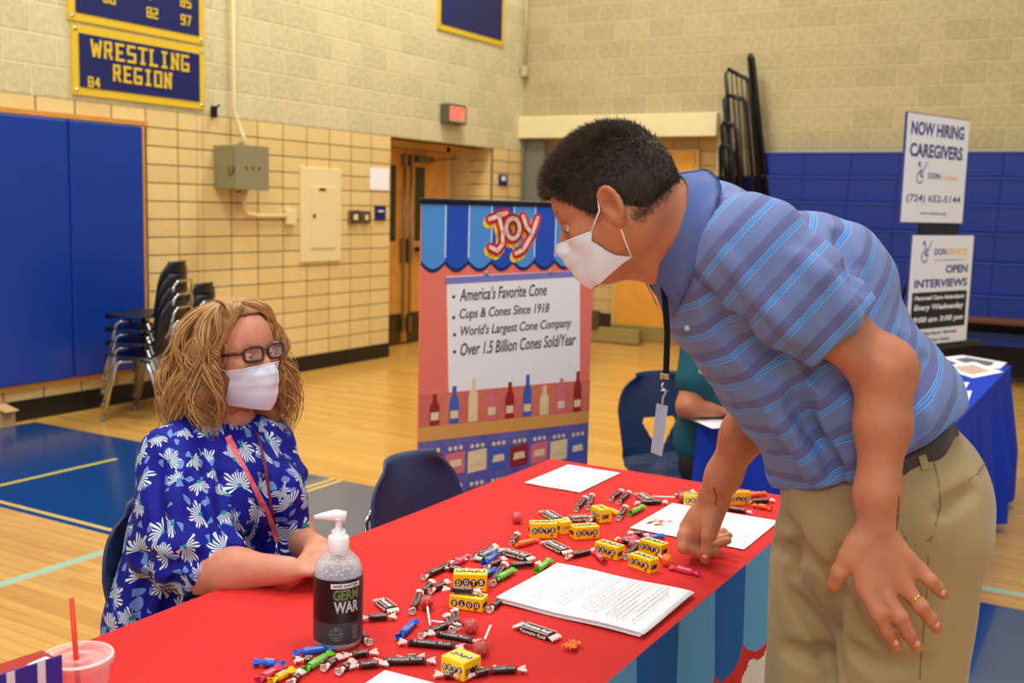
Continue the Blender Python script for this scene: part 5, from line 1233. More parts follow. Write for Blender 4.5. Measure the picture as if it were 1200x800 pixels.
# right hand: a loose fist pressed on the table
F.ecap(Q(838, 585, 2.345), Q(818, 622, 2.37), Rv, (.034, .026), (.044, .030), .02)
for (x, y, d) in ((806, 634, 2.36), (812, 640, 2.38)): F.cone(Q(822, 608, 2.36), Q(x, y, d), .026, .018, .014)
finger(F, [Q(802, 628, 2.35), Q(801, 641, 2.34), Q(820, 647, 2.345), Q(838, 645, 2.36)], [.017, .0135, .0115, .0105], .01, .006)
finger(F, [Q(806, 622, 2.40), Q(812, 640, 2.40), Q(834, 640, 2.40), Q(853, 633, 2.40)], [.016, .0135, .0115, .0095], .01, .004)
finger(F, [Q(822, 618, 2.42), Q(832, 636, 2.43), Q(846, 632, 2.43), Q(854, 627, 2.43)], [.015, .012, .0105, .009], .01, .004)
finger(F, [Q(828, 612, 2.44), Q(838, 628, 2.45), Q(848, 622, 2.45)], [.014, .011, .009], .01, .004)
finger(F, [Q(834, 604, 2.325), Q(829, 628, 2.315), Q(827, 646, 2.32), Q(826, 656, 2.33)], [.018, .0135, .0115, .0105], .012, .006)
V, Qd = F.net(2)
FM = F
body = soft('body', V, Qd, m_skin, man, ORG, kind=None); V_body = V; N_body = vnormals(V, Qd)
hd.eyes(man, 'brown_iris', m_skin, -.12, .45); m_mhair = mat('dark_brown_hair', (58, 44, 34), .65, rgb2=(34, 25, 20), vscale=70)
hd.brows(man, m_mhair)
# nails, ring
for (a, b, d) in ((1050, 753, 1.631), (1075, 754, 1.625), (1098, 732, 1.630), (1105, 694, 1.637)):
    h_ = hit(FM, a, b, -.0012)
    if h_ is not None: MB().ball(h_-ORG, (.0048, .0048, .0058), seg=10, rings=6).build('fingernail', mat('nail', (226, 160, 138), .3), man)
h_ = hit(FM, 826, 652, -.001)
if h_ is not None: MB().ball(h_-ORG, (.0065, .0065, .0055), seg=10, rings=6).build('fingernail', MATS['nail'], man)
rc_ = Q(1072, 702, 1.6255); t = nrm(Q(1079, 710, 1.62)-kn['r']); s1 = nrm(np.cross(t, Fv)); s2_ = np.cross(t, s1)
MB().tube([rc_-ORG+.0124*(math.cos(a)*s1+math.sin(a)*s2_) for a in [2*math.pi*k/20 for k in range(20)]], .0017, 6, closed=True).build('gold_ring', mat('gold', (226, 180, 80), .2, metal=1), man, label='gold ring')
for P_ in ([(1053, 578), (1052, 600), (1050, 622)], [(836, 570), (840, 582), (838, 592)]):
    L_ = line_on(FM, P_, .0002, 5)
    if len(L_) > 2: MB().tube([p-ORG for p in L_], [.0015*(.4+abs(math.sin(q*1.9))) for q in range(len(L_))], 6).build('wrist_mark', mat('dark_scab', (104, 58, 46), .6), man)
# mask
hd.mask(man, m_mask, m_loop, top=-.022, bot=-.120, FB=FM)
# hair cap with a cut hairline
HF = Field(hd.c-.17, hd.c+.17, .0028)
HF.ell(hd.p(-.012, 0, .037), [.110*hd.k, .0845*hd.k, .100*hd.k], hd.A, .01); HF.ell(hd.p(.035, 0, .062), [.068*hd.k, .070*hd.k, .052*hd.k], hd.A, .02)
HF.ell(hd.p(-.05, 0, .0), [.072*hd.k, .072*hd.k, .075*hd.k], hd.A, .02)
X_g, Y_g, Z_g = np.meshgrid(*HF.ax, indexing='ij'); lx, ly, lz = hd.loc(np.stack([X_g, Y_g, Z_g], -1))
HX = [-.13, -.09, -.055, -.032, -.020, .004, .012, .020, .030, .045, .062, .078, .1, .13]; HZ = [-.004, -.020, -.040, -.036, .014, .030, -.004, -.014, .000, .016, .038, .060, .066, .068]
lineh = np.interp(lx, HX, HZ)
lineh = lineh+np.where(lx > .06, -.25*np.abs(ly), 0)*0
HF.f = np.maximum(HF.f, ((lineh-lz)*.7).astype(np.float32))
inner = HF.like()
HV, HQ = HF.net(1)
dn = vnormals(HV, HQ); lx, ly, lz = hd.loc(HV)
hcap = soft('hair', HV, HQ, m_mhair, man, ORG)
mb = MB(); hl = np.interp(lx, [-.13, -.09, -.055, -.032, -.020, .004, .012, .020, .030, .045, .062, .078, .1, .13], [-.004, -.020, -.040, -.036, .014, .030, -.004, -.014, .000, .016, .038, .060, .066, .068])
surf = np.where(fsample(FM, HV) > -.004)[0]; pick = rng.choice(surf, 26000)
VV = []; FF = []
for i in pick:
    top = np.clip((lz[i]-.02)/.09, 0, 1); p = HV[i]; n_ = dn[i]
    bl = np.clip((lz[i]+.01)/.10, 0, 1); fl = nrm(hd.f*(.25+.65*bl)-hd.u*.9*(1-bl)+rng.normal(0, .45, 3)); d = nrm(n_*(.42+.3*top)+fl*.8); L = (.009+.010*top)*rng.uniform(.6, 1.2); w_ = nrm(np.cross(d, n_+rng.normal(0, .4, 3)))*.0007
    b = len(VV); q = p-n_*.002-ORG; VV += [q-w_, q+w_, q+d*L*.6+n_*.001, q+d*L]; FF += [(b, b+1, b+2), (b, b+2, b+3)]
bl_, _q = V_body, None
lx2, ly2, lz2 = hd.loc(V_body); nb_ = N_body; hl2 = np.interp(lx2, HX, HZ); gap = hl2-lz2
cand = np.where((gap > -.006) & (gap < .013) & ~((np.abs(ly2) > .074) & (lx2 > -.045) & (lx2 < .012)) & (lx2 < .035) & (np.abs(ly2) > .02) & (lz2 > -.09))[0]; cand = cand[rng.rand(len(cand)) < np.exp(-np.maximum(gap[cand], 0)/.008)]
for i in rng.choice(cand, 7000):
    p = V_body[i]+(lambda e_: e_-nb_[i]*(e_@nb_[i]))(rng.normal(0, .0035, 3))-nb_[i]*.0003; n_ = nb_[i]; d = nrm(n_*.25-hd.u*.8-hd.f*.3+rng.normal(0, .25, 3)); w_ = nrm(np.cross(d, n_))*.00035; b = len(VV); q = p-ORG; L = .005*rng.uniform(.5, 1)
    VV += [q-w_, q+w_, q+d*L+n_*.0008]; FF += [(b, b+1, b+2)]
MB().add(VV, FF).build('hair_tufts', mat('dark_hair_tips', (92, 74, 58), .5, rgb2=(34, 26, 21), vscale=55), hcap, kind='stuff')
# ---- polo shirt
FT = Field((5.44, -9.78, .92), (6.36, -8.82, 1.60), .004); FS_ = FT.like()
BUT = atd(1060, 505, 1.92)
FT.eloft([C7*.6+CH*.4, CH, MID, WST, HIP*.75+WST*.25], LD, [(.150, .105), (.190, .132), (.196, .158), (.192, .162), (.184, .150)], .06)
FT.ecap(C7-LD*.02, LSH-LD*.02, FD, (.075, .072), (.075, .085), .06); FT.ecap(C7+LD*.02, RSH, FD, (.075, .072), (.07, .08), .06)
BACK = atd(960, 320, 1.90); FT.ell(BACK, [.12, .16, .10], None, .08)
FT.cone(atd(926, 556, 1.95), atd(1003, 553, 1.82), .034, .034, .05); FT.cone(atd(1003, 553, 1.82), atd(1055, 528, 1.79), .034, .03, .05)
hemL = LSH*.30+LEL*.70
FS_.chain([LSH+np.array([-.005, .01, .004]), LSH*.6+LEL*.4, hemL], [.094, .083, .073], .03)
hemR = RSH*.4+REL*.6; FS_.chain([RSH, RSH*.6+REL*.4, hemR], [.088, .078, .072], .03)
FS_.half(hemL, nrm(LEL-LSH), .004)
dT, dS = FT.f.copy(), FS_.f.copy(); kk = .022
FT.f = np.minimum(dT, dS)-np.maximum(kk-np.abs(dT-dS), 0)**2/(4*kk)
# hollow of the cuff and of the neck
FT.cone(hemL-nrm(LEL-LSH)*.008, hemL+nrm(LEL-LSH)*.02, .056, .056, .004, 's')
FT.cone(C7+nrm(hd.c-C7)*.030, C7+nrm(hd.c-C7)*.2, .078, .10, .012, 's')
# creases: long folds radiating from the armpit and over the belly
for pts, r in (([(985, 275), (1000, 315), (1008, 335)], .009), ([(858, 372), (900, 420), (940, 470), (950, 520)], .010), ([(880, 400), (935, 425), (980, 450)], .008), ([(820, 330), (850, 390), (900, 440)], .008), ([(1060, 400), (1040, 470), (1030, 540)], .007), ([(930, 470), (960, 520), (985, 560)], .009), ([(1085, 420), (1075, 480), (1068, 530)], .008)):
    L_ = line_on(FT, pts, .002, 5)
    if len(L_) > 1: FT.chain(L_, [r]*len(L_), .022, 's')
for pts, r in (([(935, 300), (970, 330), (1000, 380)], .010), ([(850, 300), (890, 350), (940, 400)], .008), ([(900, 480), (940, 530), (960, 566)], .010), ([(1000, 470), (1005, 520), (1000, 560)], .009)):
    L_ = line_on(FT, pts, -.004, 5)
    if len(L_) > 1: FT.chain(L_, [r]*len(L_), .02)
pA, pB = atd(1058, 524, 1.78), atd(1128, 462, 1.90); nA = nrm(np.cross(pB-pA, Fv)); nA = nA if nA[2] < 0 else -nA
FT.half(pA, nA, .003)
SV, SQ = FT.net(2)
nn = vnormals(SV, SQ); SV = SV+nn*(.0018*np.sin(SV@np.array([60, 35, -50])+1.5*np.sin(SV@np.array([20, -30, 25]))))[:, None]
FT0 = FT.like(); FT0.f = dT; FS0 = FT.like(); FS0.f = dS
axT = nrm(WST-C7); tors = (SV-C7)@axT; side_bend = ((SV-C7)@LD); armd = nrm(LEL-LSH)
co = np.stack([tors+.25*np.clip((SV-C7)@np.cross(axT, LD), -.2, .2)*0+.9, (SV-LSH)@armd+.9+.02*side_bend, fsample(FS0, SV)-fsample(FT0, SV)], 1)
shirt = soft('polo_shirt', SV, SQ, stripes_mat(), man, ORG, {'coords': co})
# collar
na = nrm(hd.c-C7); cu_ = nrm(LD-na*(LD@na)); cv_ = np.cross(na, cu_); V = []; n = 48
if (cv_@np.array([0, 0, 1])) < 0: cv_ = -cv_      # cv_ points to the nape
NC = C7-cv_*.004
for j in range(9):
    for i in range(n+1):
        a = 2*math.pi*i/n; fr_ = (1-math.cos(a))/2      # 0 at the nape, 1 at the throat
        t_ = j/8
        if j < 3: ax_o = .030+.012*j; r_ = .0800+.0015*j           # stand of the collar
        else: q = (j-3)/5; ax_o = .054-q*(.050+.055*fr_**8); r_ = .0845+.022*q   # fall
        rd_ = cv_*math.cos(a)*1.02+cu_*math.sin(a)*.98; w_ = NC+na*(ax_o+.010*fr_)+r_*rd_; c_ = 0
        while j > 1 and fsample(FT, w_)[0] < .0045 and c_ < 50: w_ = w_+rd_*.001+na*.0008; c_ += 1
        V.append(w_-ORG)
Fc = [(j*(n+1)+i, j*(n+1)+i+1, (j+1)*(n+1)+i+1, (j+1)*(n+1)+i) for j in range(8) for i in range(n) if abs(i+.5-n/2) > 1.2]
bm = bmesh.new(); vs = [bm.verts.new(v) for v in V]
for f_ in Fc: bm.faces.new([vs[i] for i in f_])
bmesh.ops.solidify(bm, geom=bm.faces[:], thickness=.0035)
for v in [v for v in bm.verts if not v.link_faces]: bm.verts.remove(v)
for f_ in bm.faces: f_.smooth = True
me = bpy.data.meshes.new('collar'); bm.to_mesh(me); bm.free(); link('collar', me, shirt, mat('collar_periwinkle', (96, 132, 206), .7, rgb2=(120, 132, 196), vscale=20, sheen=.3))
for (x, y) in ((806, 384), (822, 434)):
    h_ = hit(FT, x, y, .001)
    if h_ is not None: MB().ball(h_-ORG, (.0055, .0055, .0055), seg=10, rings=6).build('button', mat('shirt_button', (190, 196, 220), .3), shirt)
# ---- trousers
TF = Field((5.70, -9.62, .06), (6.34, -8.90, 1.26), .005)
WT = atd(1018, 528, 1.93); HC = atd(1034, 590, 1.92)
HL = atd(1066, 640, 1.83); HR = atd(975, 640, 2.0)
KL = atd(1056, 830, 1.86); KR = atd(955, 860, 2.02)
KL[2] = .52; KR[2] = .52
FL_ = np.array([6.16, -9.32, .10]); FR_ = np.array([5.985, -9.09, .10])
TF.ecap(atd(1010, 532, 1.93), atd(1026, 590, 1.92), LD, (.175, .146), (.188, .168), .05)
TF.ecap(atd(1045, 590, 1.92), atd(1030, 640, 1.93), LD, (.185, .150), (.175, .140), .05)
TF.ell(atd(1073, 580, 1.90), [.108, .15, .12], None, .06)
TF.ecap(HL, KL, LD, (.105, .122), (.085, .095), .04); TF.ecap(HR, KR, LD, (.10, .110), (.085, .095), .03)
TF.ecap(KL, FL_, LD, (.085, .095), (.075, .085), .03); TF.ecap(KR, FR_, LD, (.085, .095), (.075, .085), .03)
TF.half(np.array([0, 0, .075]), (0, 0, -1), .004)
# tilted waistline
tp = atd(905, 570, 1.93); tq = atd(1128, 466, 1.93); wn = nrm(np.cross(LD, tq-tp)); wn = wn if wn[2] > 0 else -wn
TF.half((tp+tq)/2, wn, .008)
for pts, r in (([(905, 640), (950, 655), (985, 690)], .009), ([(912, 600), (935, 630), (930, 670)], .008), ([(985, 650), (978, 710), (985, 790)], .010), ([(930, 700), (960, 735), (975, 790)], .008), ([(1000, 760), (1030, 780), (1080, 775)], .008), ([(925, 760), (950, 770), (970, 765)], .008), ([(990, 690), (1010, 740), (1030, 760)], .006), ([(1100, 600), (1120, 590), (1140, 575)], .004)):
    L_ = line_on(TF, pts, .002, 5)
    if len(L_) > 1: TF.chain(L_, [r]*len(L_), .022, 's')
PV, PQ = TF.net(2); nn = vnormals(PV, PQ); PV = PV+nn*(.002*np.sin(PV@np.array([40, 20, 18])+2*np.sin(PV@np.array([12, -25, 22]))))[:, None]
m_kh = mat('khaki_twill', (164, 140, 98), .8, var=.05, vscale=7, bump=.3, bscale=14, bdist=.006, sheen=.15)
tr = soft('trousers', PV, PQ, m_kh, man, ORG)
m_seam = mat('khaki_seam', (118, 98, 62), .8)
def seamline(name, pts, r, m, par, off=.0017, sub=9):
    L_ = line_on(TF, pts, off, sub)
    if len(L_) > 2: return MB().tube([p-ORG for p in L_], r, 5).build(name, m, par)
seamline('side_seam', [(1090, 528), (1099, 560), (1102, 592), (1088, 640), (1086, 690), (1082, 740), (1078, 795)], .0007, m_seam, tr)
seamline('pocket_edge', [(1101, 596), (1092, 628), (1078, 641), (1066, 636), (1056, 622)], .0011, m_seam, tr)
seamline('back_pocket', [(1134, 562), (1144, 556), (1153, 543)], .0010, m_seam, tr)
# belt around the waist, under the shirt hem in front
ctr = (tp+tq)/2-wn*.014; m_belt = mat('dark_brown_leather', (62, 44, 38), .4); V = []; n = 60; e1 = nrm(np.cross(wn, LD)); e2 = nrm(np.cross(e1, wn)); ring_ = []
for k in range(n):
    a = 2*math.pi*k/n; dr = math.cos(a)*e1+math.sin(a)*e2; ts = np.arange(.02, .30, .002); vals = fsample(TF, ctr+ts[:, None]*dr); j = np.argmax(vals > 0); ring_.append(ctr+dr*(ts[j]+.0025)-ORG)
sel = [k for k in range(n) if prj(ring_[k]+ORG)[0] > 1045]      # the rest lies under the shirt
gp = [i for i in range(len(sel)) if sel[i]-sel[i-1] != 1 and i]; sel = sel[gp[0]:]+sel[:gp[0]] if gp else sel; V = []
for k in sel: c_ = ring_[k]; dr = nrm(c_+ORG-ctr); V += [c_-wn*.017, c_+dr*.002-wn*.015, c_+dr*.002+wn*.015, c_+wn*.017]
MB().add(V, [(4*k+q, 4*k+4+q, 4*k+5+q, 4*k+q+1) for k in range(len(sel)-1) for q in range(3)], True).build('belt', m_belt, tr)
for (a, b) in (((1074, 524), (1083, 552)), ((1118, 486), (1128, 512))):
    P = [hit(TF, a[0]+(b[0]-a[0])*t_, a[1]+(b[1]-a[1])*t_, .008) for t_ in (0, .5, 1)]
    P = [p for p in P if p is not None]
    if len(P) > 1: ribbon(MB(), [p-ORG for p in P], .013, -Fv, .0015).build('belt_loop', m_kh, tr)
m_shoe = mat('brown_shoe', (66, 44, 30), .4)
for c_ in (FL_, FR_):
    b = np.array([c_[0], c_[1], 0])-ORG; mb = MB()
    SF = Field(np.array([c_[0]-.24, c_[1]-.14, 0]), np.array([c_[0]+.14, c_[1]+.14, .16]), .006)
    SF.cone((c_[0]+.03, c_[1], .055), (c_[0]-.14, c_[1]-.04, .04), .045, .042, .02); SF.cone((c_[0]+.02, c_[1], .06), (c_[0], c_[1], .12), .045, .05, .03); SF.half((0, 0, .004), (0, 0, -1), .002)
    v_, q_ = SF.net(1); soft('shoe', v_, q_, m_shoe, man, ORG)
# man's lanyard hangs free from the neck
LA = [atd(776, 322, 1.80), atd(779, 350, 1.79), atd(782, 390, 1.79), atd(781, 425, 1.79), atd(780, 446, 1.79)]
la = thing('lanyard', 'black lanyard with a clear badge hanging from the man\'s neck', 'lanyard', LA[-1]); o0 = LA[-1]
mb = ribbon(MB(), [p-o0 for p in LA], .012, -Fv*.6+Rv*.4, .0012)
ring_ = [C7+na*.03+.083*(cv_*math.cos(a)+cu_*math.sin(a)) for a in np.linspace(-2.2, 2.2, 20)]; ribbon(mb, [p-o0 for p in [LA[0]]+ring_[::-1]], .008, na, .001)
mb.build('strap', mat('black_ribbon', (14, 14, 18), .6), la)
MB().box(atd(779, 441, 1.788)-o0, (.016, .006, .010), bev=.001).build('metal_crimp', mat('gold_crimp', (200, 176, 130), .3, metal=1), la)
MB().tube([atd(x, y, 1.79)-o0 for x, y in ((779, 446), (775, 452), (781, 458), (777, 466), (776, 474))], .0022, 6).tube([atd(774, 457, 1.79)-o0, atd(784, 457, 1.79)-o0], .0018, 6).build('metal_clip', m_chrome, la)
b0, b1 = atd(776, 474, 1.80), atd(769, 532, 1.80); bn = nrm(Rv*.985+Fv*.17); ribbon(MB(), [b0-o0, b1-o0], .055, bn, .0012).build('badge_holder', mat('badge_plastic', (170, 176, 200), .15), la)
# ------------------------------------------------------------------ the woman
ORG = np.array([4.62, -9.36, 0.0])
wo = thing('person', 'seated woman with wavy blond hair, glasses and a blue floral blouse', 'person', ORG)
m_wskin = skin_mat('fair_skin', (212, 146, 118), (196, 124, 100), None)
wh = Head(atd(276, 413, 2.43), nrm([.992, -.087, .087]), up=(-.06, -.05, 1), k=.94)
WN = wh.c+np.array([-.045, 0, -.165]); wRS = atd(203, 535, 2.33); wLS = atd(312, 520, 2.55)
W1 = atd(258, 560, 2.45); W2 = atd(245, 640, 2.50); W3 = atd(232, 720, 2.52)
WLD = nrm(np.array([wLS[0]-wRS[0], wLS[1]-wRS[1], 0])); WFD = nrm(np.cross(WLD, [0, 0, 1]))
wRE = atd(236, 668, 2.20); wRW = onz(338, 668, .785); wRH = onz(372, 662, .782)
wLE = atd(352, 636, 2.52); wLW = onz(362, 652, .79)+np.array([-.02, .05, 0])
print('WOMAN', wh.c, wRS, wLS, W3, 'ua', np.linalg.norm(wRS-wRE), 'fa', np.linalg.norm(wRE-wRW), WFD)
F = Field((4.38, -9.75, .36), (5.22, -8.95, 1.36), .004)
F.eloft([WN-np.array([0, 0, .03]), W1, W2, W3], WLD, [(.10, .06), (.15, .10), (.14, .11), (.17, .13)], .05)
F.ecap(WN, wRS, WFD, (.045, .045), (.05, .05), .04); F.ecap(WN, wLS, WFD, (.045, .045), (.05, .05), .04)
wh.build(F); F.ecap(wh.p(-.03, 0, -.05), WN, wh.l, (.050, .052), (.058, .056), .03)
F.chain([wRS, wRE], [.048, .042], .03); F.chain([wRE, wRE*.6+wRW*.4, wRW], [.043, .041, .027], .03)
F.chain([wLS, wLE], [.048, .04], .03); F.chain([wLE, wLW], [.038, .027], .03)
def whand(base, d, n, s_, sc=1.0, curl=.35):
    """palm, four fingers and thumb; d along the fingers, n out of the back, s_ to the thumb"""
    d, n, s_ = nrm(d), nrm(n), nrm(s_); pc = base+d*.045*sc
    F.ecap(base, base+d*.075*sc, s_, (.026*sc, .015*sc), (.036*sc, .012*sc), .015)
    for off, L, r in ((.028, (.038, .024, .019), .0088), (.0095, (.043, .027, .020), .009), (-.0095, (.040, .025, .019), .0086), (-.027, (.031, .019, .016), .0078)):
        p = base+d*(.080-abs(off)*.25)*sc+s_*off*sc; dd = nrm(d+s_*off*3); pts = [p]; a = curl*.6
        for l_ in L: pts.append(pts[-1]+(dd*math.cos(a)-n*math.sin(a))*l_*sc); a += curl
        finger(F, pts, [r*1.1*sc, r*sc, r*.92*sc, r*.82*sc], .006, .003)
    p = base+d*.018*sc+s_*.024*sc; pts = [p]; dd = nrm(d*.75+s_*.6-n*.25)
    for l_ in (.036, .030, .024): pts.append(pts[-1]+dd*l_*sc); dd = nrm(dd+d*.25)
    finger(F, pts, [.013*sc, .011*sc, .0098*sc, .0085*sc], .01, .005)
whand(wRW, np.array([.75, .62, .02]), (0, 0, 1), (-.6, .75, 0), .95, .45)
whand(wLW, np.array([.8, -.55, .03]), (0, 0, 1), (-.5, -.8, 0), .95, .5)
V, Qd = F.net(2); FW = F
soft('body', V, Qd, m_wskin, wo, ORG); wh.eyes(wo, 'blue_iris', m_wskin, .10)
wh.brows(wo, mat('light_brow', (140, 104, 70), .6)); wh.mask(wo, m_mask, m_loop, top=-.024, bot=-.136, puff=.005, FB=FW)
# glasses
m_tort = mat('tortoise_frame', (46, 26, 20), .2, rgb2=(96, 52, 34), vscale=60); m_lens = thin_plastic('lens_glass', (214, 206, 214), .93)
gl = MB(); 
def lens_ring(y0):
    pts = []
    for k in range(32):
        a = 2*math.pi*k/32; cx = abs(math.cos(a))**.55*math.copysign(1, math.cos(a)); sz = abs(math.sin(a))**.6*math.copysign(1, math.sin(a)); y = y0+.0265*cx; pts.append(wh.p(.1065-1.6*y*y-.002*(y*0), y, .002+.0165*sz)-ORG)
    return pts
for y0 in (-.034, .034): gl.tube(lens_ring(y0), .0034, 8, closed=True)
gl.tube([wh.p(.107, -.009, .009)-ORG, wh.p(.109, 0, .011)-ORG, wh.p(.107, .009, .009)-ORG], .0024, 8)
for y in (-1, 1): gl.tube([wh.p(.1, y*.060, .008)-ORG, wh.p(.092, y*.070, .008)-ORG, wh.p(.04, y*.078, .005)-ORG, wh.p(-.01, y*.080, .002)-ORG, wh.p(-.03, y*.080, -.015)-ORG], [.003, .0042, .0034, .0025, .002], 8)
gls = gl.build('glasses', m_tort, wo)
for y0 in (-.034, .034):
    P = lens_ring(y0); c_ = np.mean(P, 0); MB().add([c_]+P, [(0, 1+k, 1+(k+1) % 32) for k in range(32)], True).build('lens', m_lens, gls)
# blouse
BT = Field((4.36, -9.82, .34), (5.06, -8.98, 1.12), .004); BS = BT.like()
BT.eloft([WN-np.array([0, 0, .025]), W1, W2, W3, W3+np.array([0, -.0, -.10])], WLD, [(.105, .068), (.172, .118), (.165, .135), (.20, .165), (.215, .17)], .05)
BT.ecap(WN-np.array([0, 0, .02]), wRS, WFD, (.058, .052), (.062, .066), .05); BT.ecap(WN-np.array([0, 0, .02]), wLS, WFD, (.058, .052), (.062, .066), .05)
for s_ in (-1, 1): BT.ell(W1+WFD*.085+WLD*.07*s_+np.array([0, 0, -.045]), [.07, .075, .07], None, .05)
BT.cone(atd(200, 690, 2.36), atd(176, 745, 2.40), .075, .085, .06); BT.cone(atd(188, 620, 2.40), atd(182, 700, 2.40), .06, .08, .06)
BT.cone(atd(330, 590, 2.50), atd(345, 645, 2.50), .05, .05, .04)
BS.chain([wRS, wRS*.5+wRE*.5, atd(222, 650, 2.22)], [.068, .078, .082], .04); BS.cone(atd(212, 600, 2.27), atd(190, 650, 2.27), .06, .055, .05)
BS.cone(atd(222, 650, 2.22), atd(262, 648, 2.22), .072, .050, .04)
BS.chain([wLS, wLS*.5+wLE*.5, wLE], [.062, .064, .066], .04)
BS.cone(atd(200, 560, 2.30), atd(188, 640, 2.28), .052, .06, .05)
hemn = nrm(np.cross(atd(292, 640, 2.22)-atd(150, 655, 2.22), Fv)); hemn = hemn if hemn[2] < 0 else -hemn
dT, dS = BT.f.copy(), BS.f.copy()
BS.half(atd(235, 692, 2.22), nrm(Uv*-1+Rv*.15), .004); BS.half(atd(286, 660, 2.2), nrm(Rv*.8-Uv*.35), .006)
kk = .02; a_, b_ = BT.f, BS.f; BT.f = np.minimum(a_, b_)-np.maximum(kk-np.abs(a_-b_), 0)**2/(4*kk)
BT.cone(atd(255, 668, 2.205), atd(300, 668, 2.215), .046, .048, .004, 's')
BT.ell(WN+np.array([.02, 0, .045]), [.078, .078, .055], None, .012, 's')
for pts, r in (([(222, 560), (232, 600), (250, 640)], .008), ([(262, 560), (262, 600), (275, 640)], .008), ([(160, 652), (190, 662), (235, 655)], .010), ([(310, 560), (318, 600), (330, 640)], .007), ([(185, 540), (182, 580), (190, 620)], .006), ([(175, 670), (165, 700), (160, 740)], .008), ([(210, 680), (200, 700), (195, 735)], .008), ([(240, 520), (245, 560), (252, 590)], .006)):
    L_ = line_on(BT, pts, .002, 5)
    if len(L_) > 1: BT.chain(L_, [r]*len(L_), .022, 's')
SV, SQ = BT.net(2); nn = vnormals(SV, SQ); SV = SV+nn*(.0022*np.sin(SV@np.array([70, 60, -12])+1.5*np.sin(SV@np.array([20, -30, 25]))))[:, None]
F0 = BT.like(); F0.f = dT; F1 = BT.like(); F1.f = dS
c0 = W2; ang = np.arctan2((SV-c0)@WLD, (SV-c0)@WFD); cb = np.stack([ang*.19+3, SV[:, 2]+3, fsample(F1, SV)-fsample(F0, SV)], 1)
ax_ = nrm(wRE-wRS); q1 = nrm(np.cross(ax_, Fv)); q2 = np.cross(ax_, q1); dd = SV-wRS; an2 = np.arctan2(dd@q2, dd@q1); csl = np.stack([an2*.085+5, dd@ax_+5, np.zeros(len(SV))], 1)
blouse = soft('blouse', SV, SQ, floral_mat(), wo, ORG, {'coords_body': cb, 'coords_sleeve': csl})
# trousers and shoes of the seated woman
LF = Field((4.34, -9.66, .0), (5.30, -9.04, .66), .008)
for s_ in (-1, 1):
    h0 = W3+WLD*.09*s_+np.array([0, 0, -.06]); k0 = h0+WFD*.40+np.array([0, 0, .0]); k0[2] = .52; h0[2] = .545; f0 = k0+WFD*.02; f0[2] = .07
    LF.chain([h0, k0], [.095, .070], .04); LF.chain([k0, f0], [.066, .050], .03)
    LF.cone(f0+np.array([0, 0, -.025]), f0+WFD*.13+np.array([0, 0, -.035]), .038, .03, .02)
v_, q_ = LF.net(1); soft('dark_trousers', v_, q_, mat('black_trousers', (22, 22, 30), .8), wo, ORG)
# hair: soft volume with wavy locks laid over it
m_h = [mat('blond_hair_%d' % i, a, .42, rgb2=b, vscale=30) for i, (a, b) in enumerate([((196, 150, 92), (160, 112, 62)), ((176, 126, 72), (132, 90, 48)), ((218, 178, 118), (184, 138, 84))])]
HV_ = Field(wh.c-np.array([.26, .26, .30]), wh.c+np.array([.26, .26, .20]), .005)
k = wh.k
HV_.ell(wh.p(-.022, 0, .046), [.105*k, .086*k, .085*k], wh.A, .01)
HV_.ell(wh.p(.022, 0, .056), [.070*k, .072*k, .068*k], wh.A, .02)
HV_.ell(wh.p(-.050, 0, -.05), [.085, .100, .12], wh.A, .05)
for y in (-1, 1): HV_.chain([wh.p(-.02, y*.078, .01), wh.p(-.03, y*.098, -.08), wh.p(-.015, y*.095, -.16)], [.04, .045, .034], .04)
X_g, Y_g, Z_g = np.meshgrid(*HV_.ax, indexing='ij'); lx, ly, lz = wh.loc(np.stack([X_g, Y_g, Z_g], -1))
face = np.minimum.reduce([lx-.030, .090-lz-.9*np.maximum(np.abs(ly)-.035, 0), .088-np.abs(ly)]); HV_.f = np.maximum(HV_.f, (face*.8).astype(np.float32))
v_, q_ = HV_.net(2); n_ = vnormals(v_, q_); hair = soft('hair', v_+n_*(.004*np.sin(v_[:, 2:3]*70+8*v_[:, :1]+6*np.sin(v_[:, 1:2]*30)))-n_*.003, q_, m_h[1], wo, ORG)
r = random.Random(11); strands = [MB(), MB(), MB()]
CL = [(r.uniform(0, 6.28), r.uniform(0, 6.28), r.uniform(10, 17), r.uniform(.010, .022), r.uniform(.0, .040), r.uniform(-.02, .02)) for _ in range(40)]
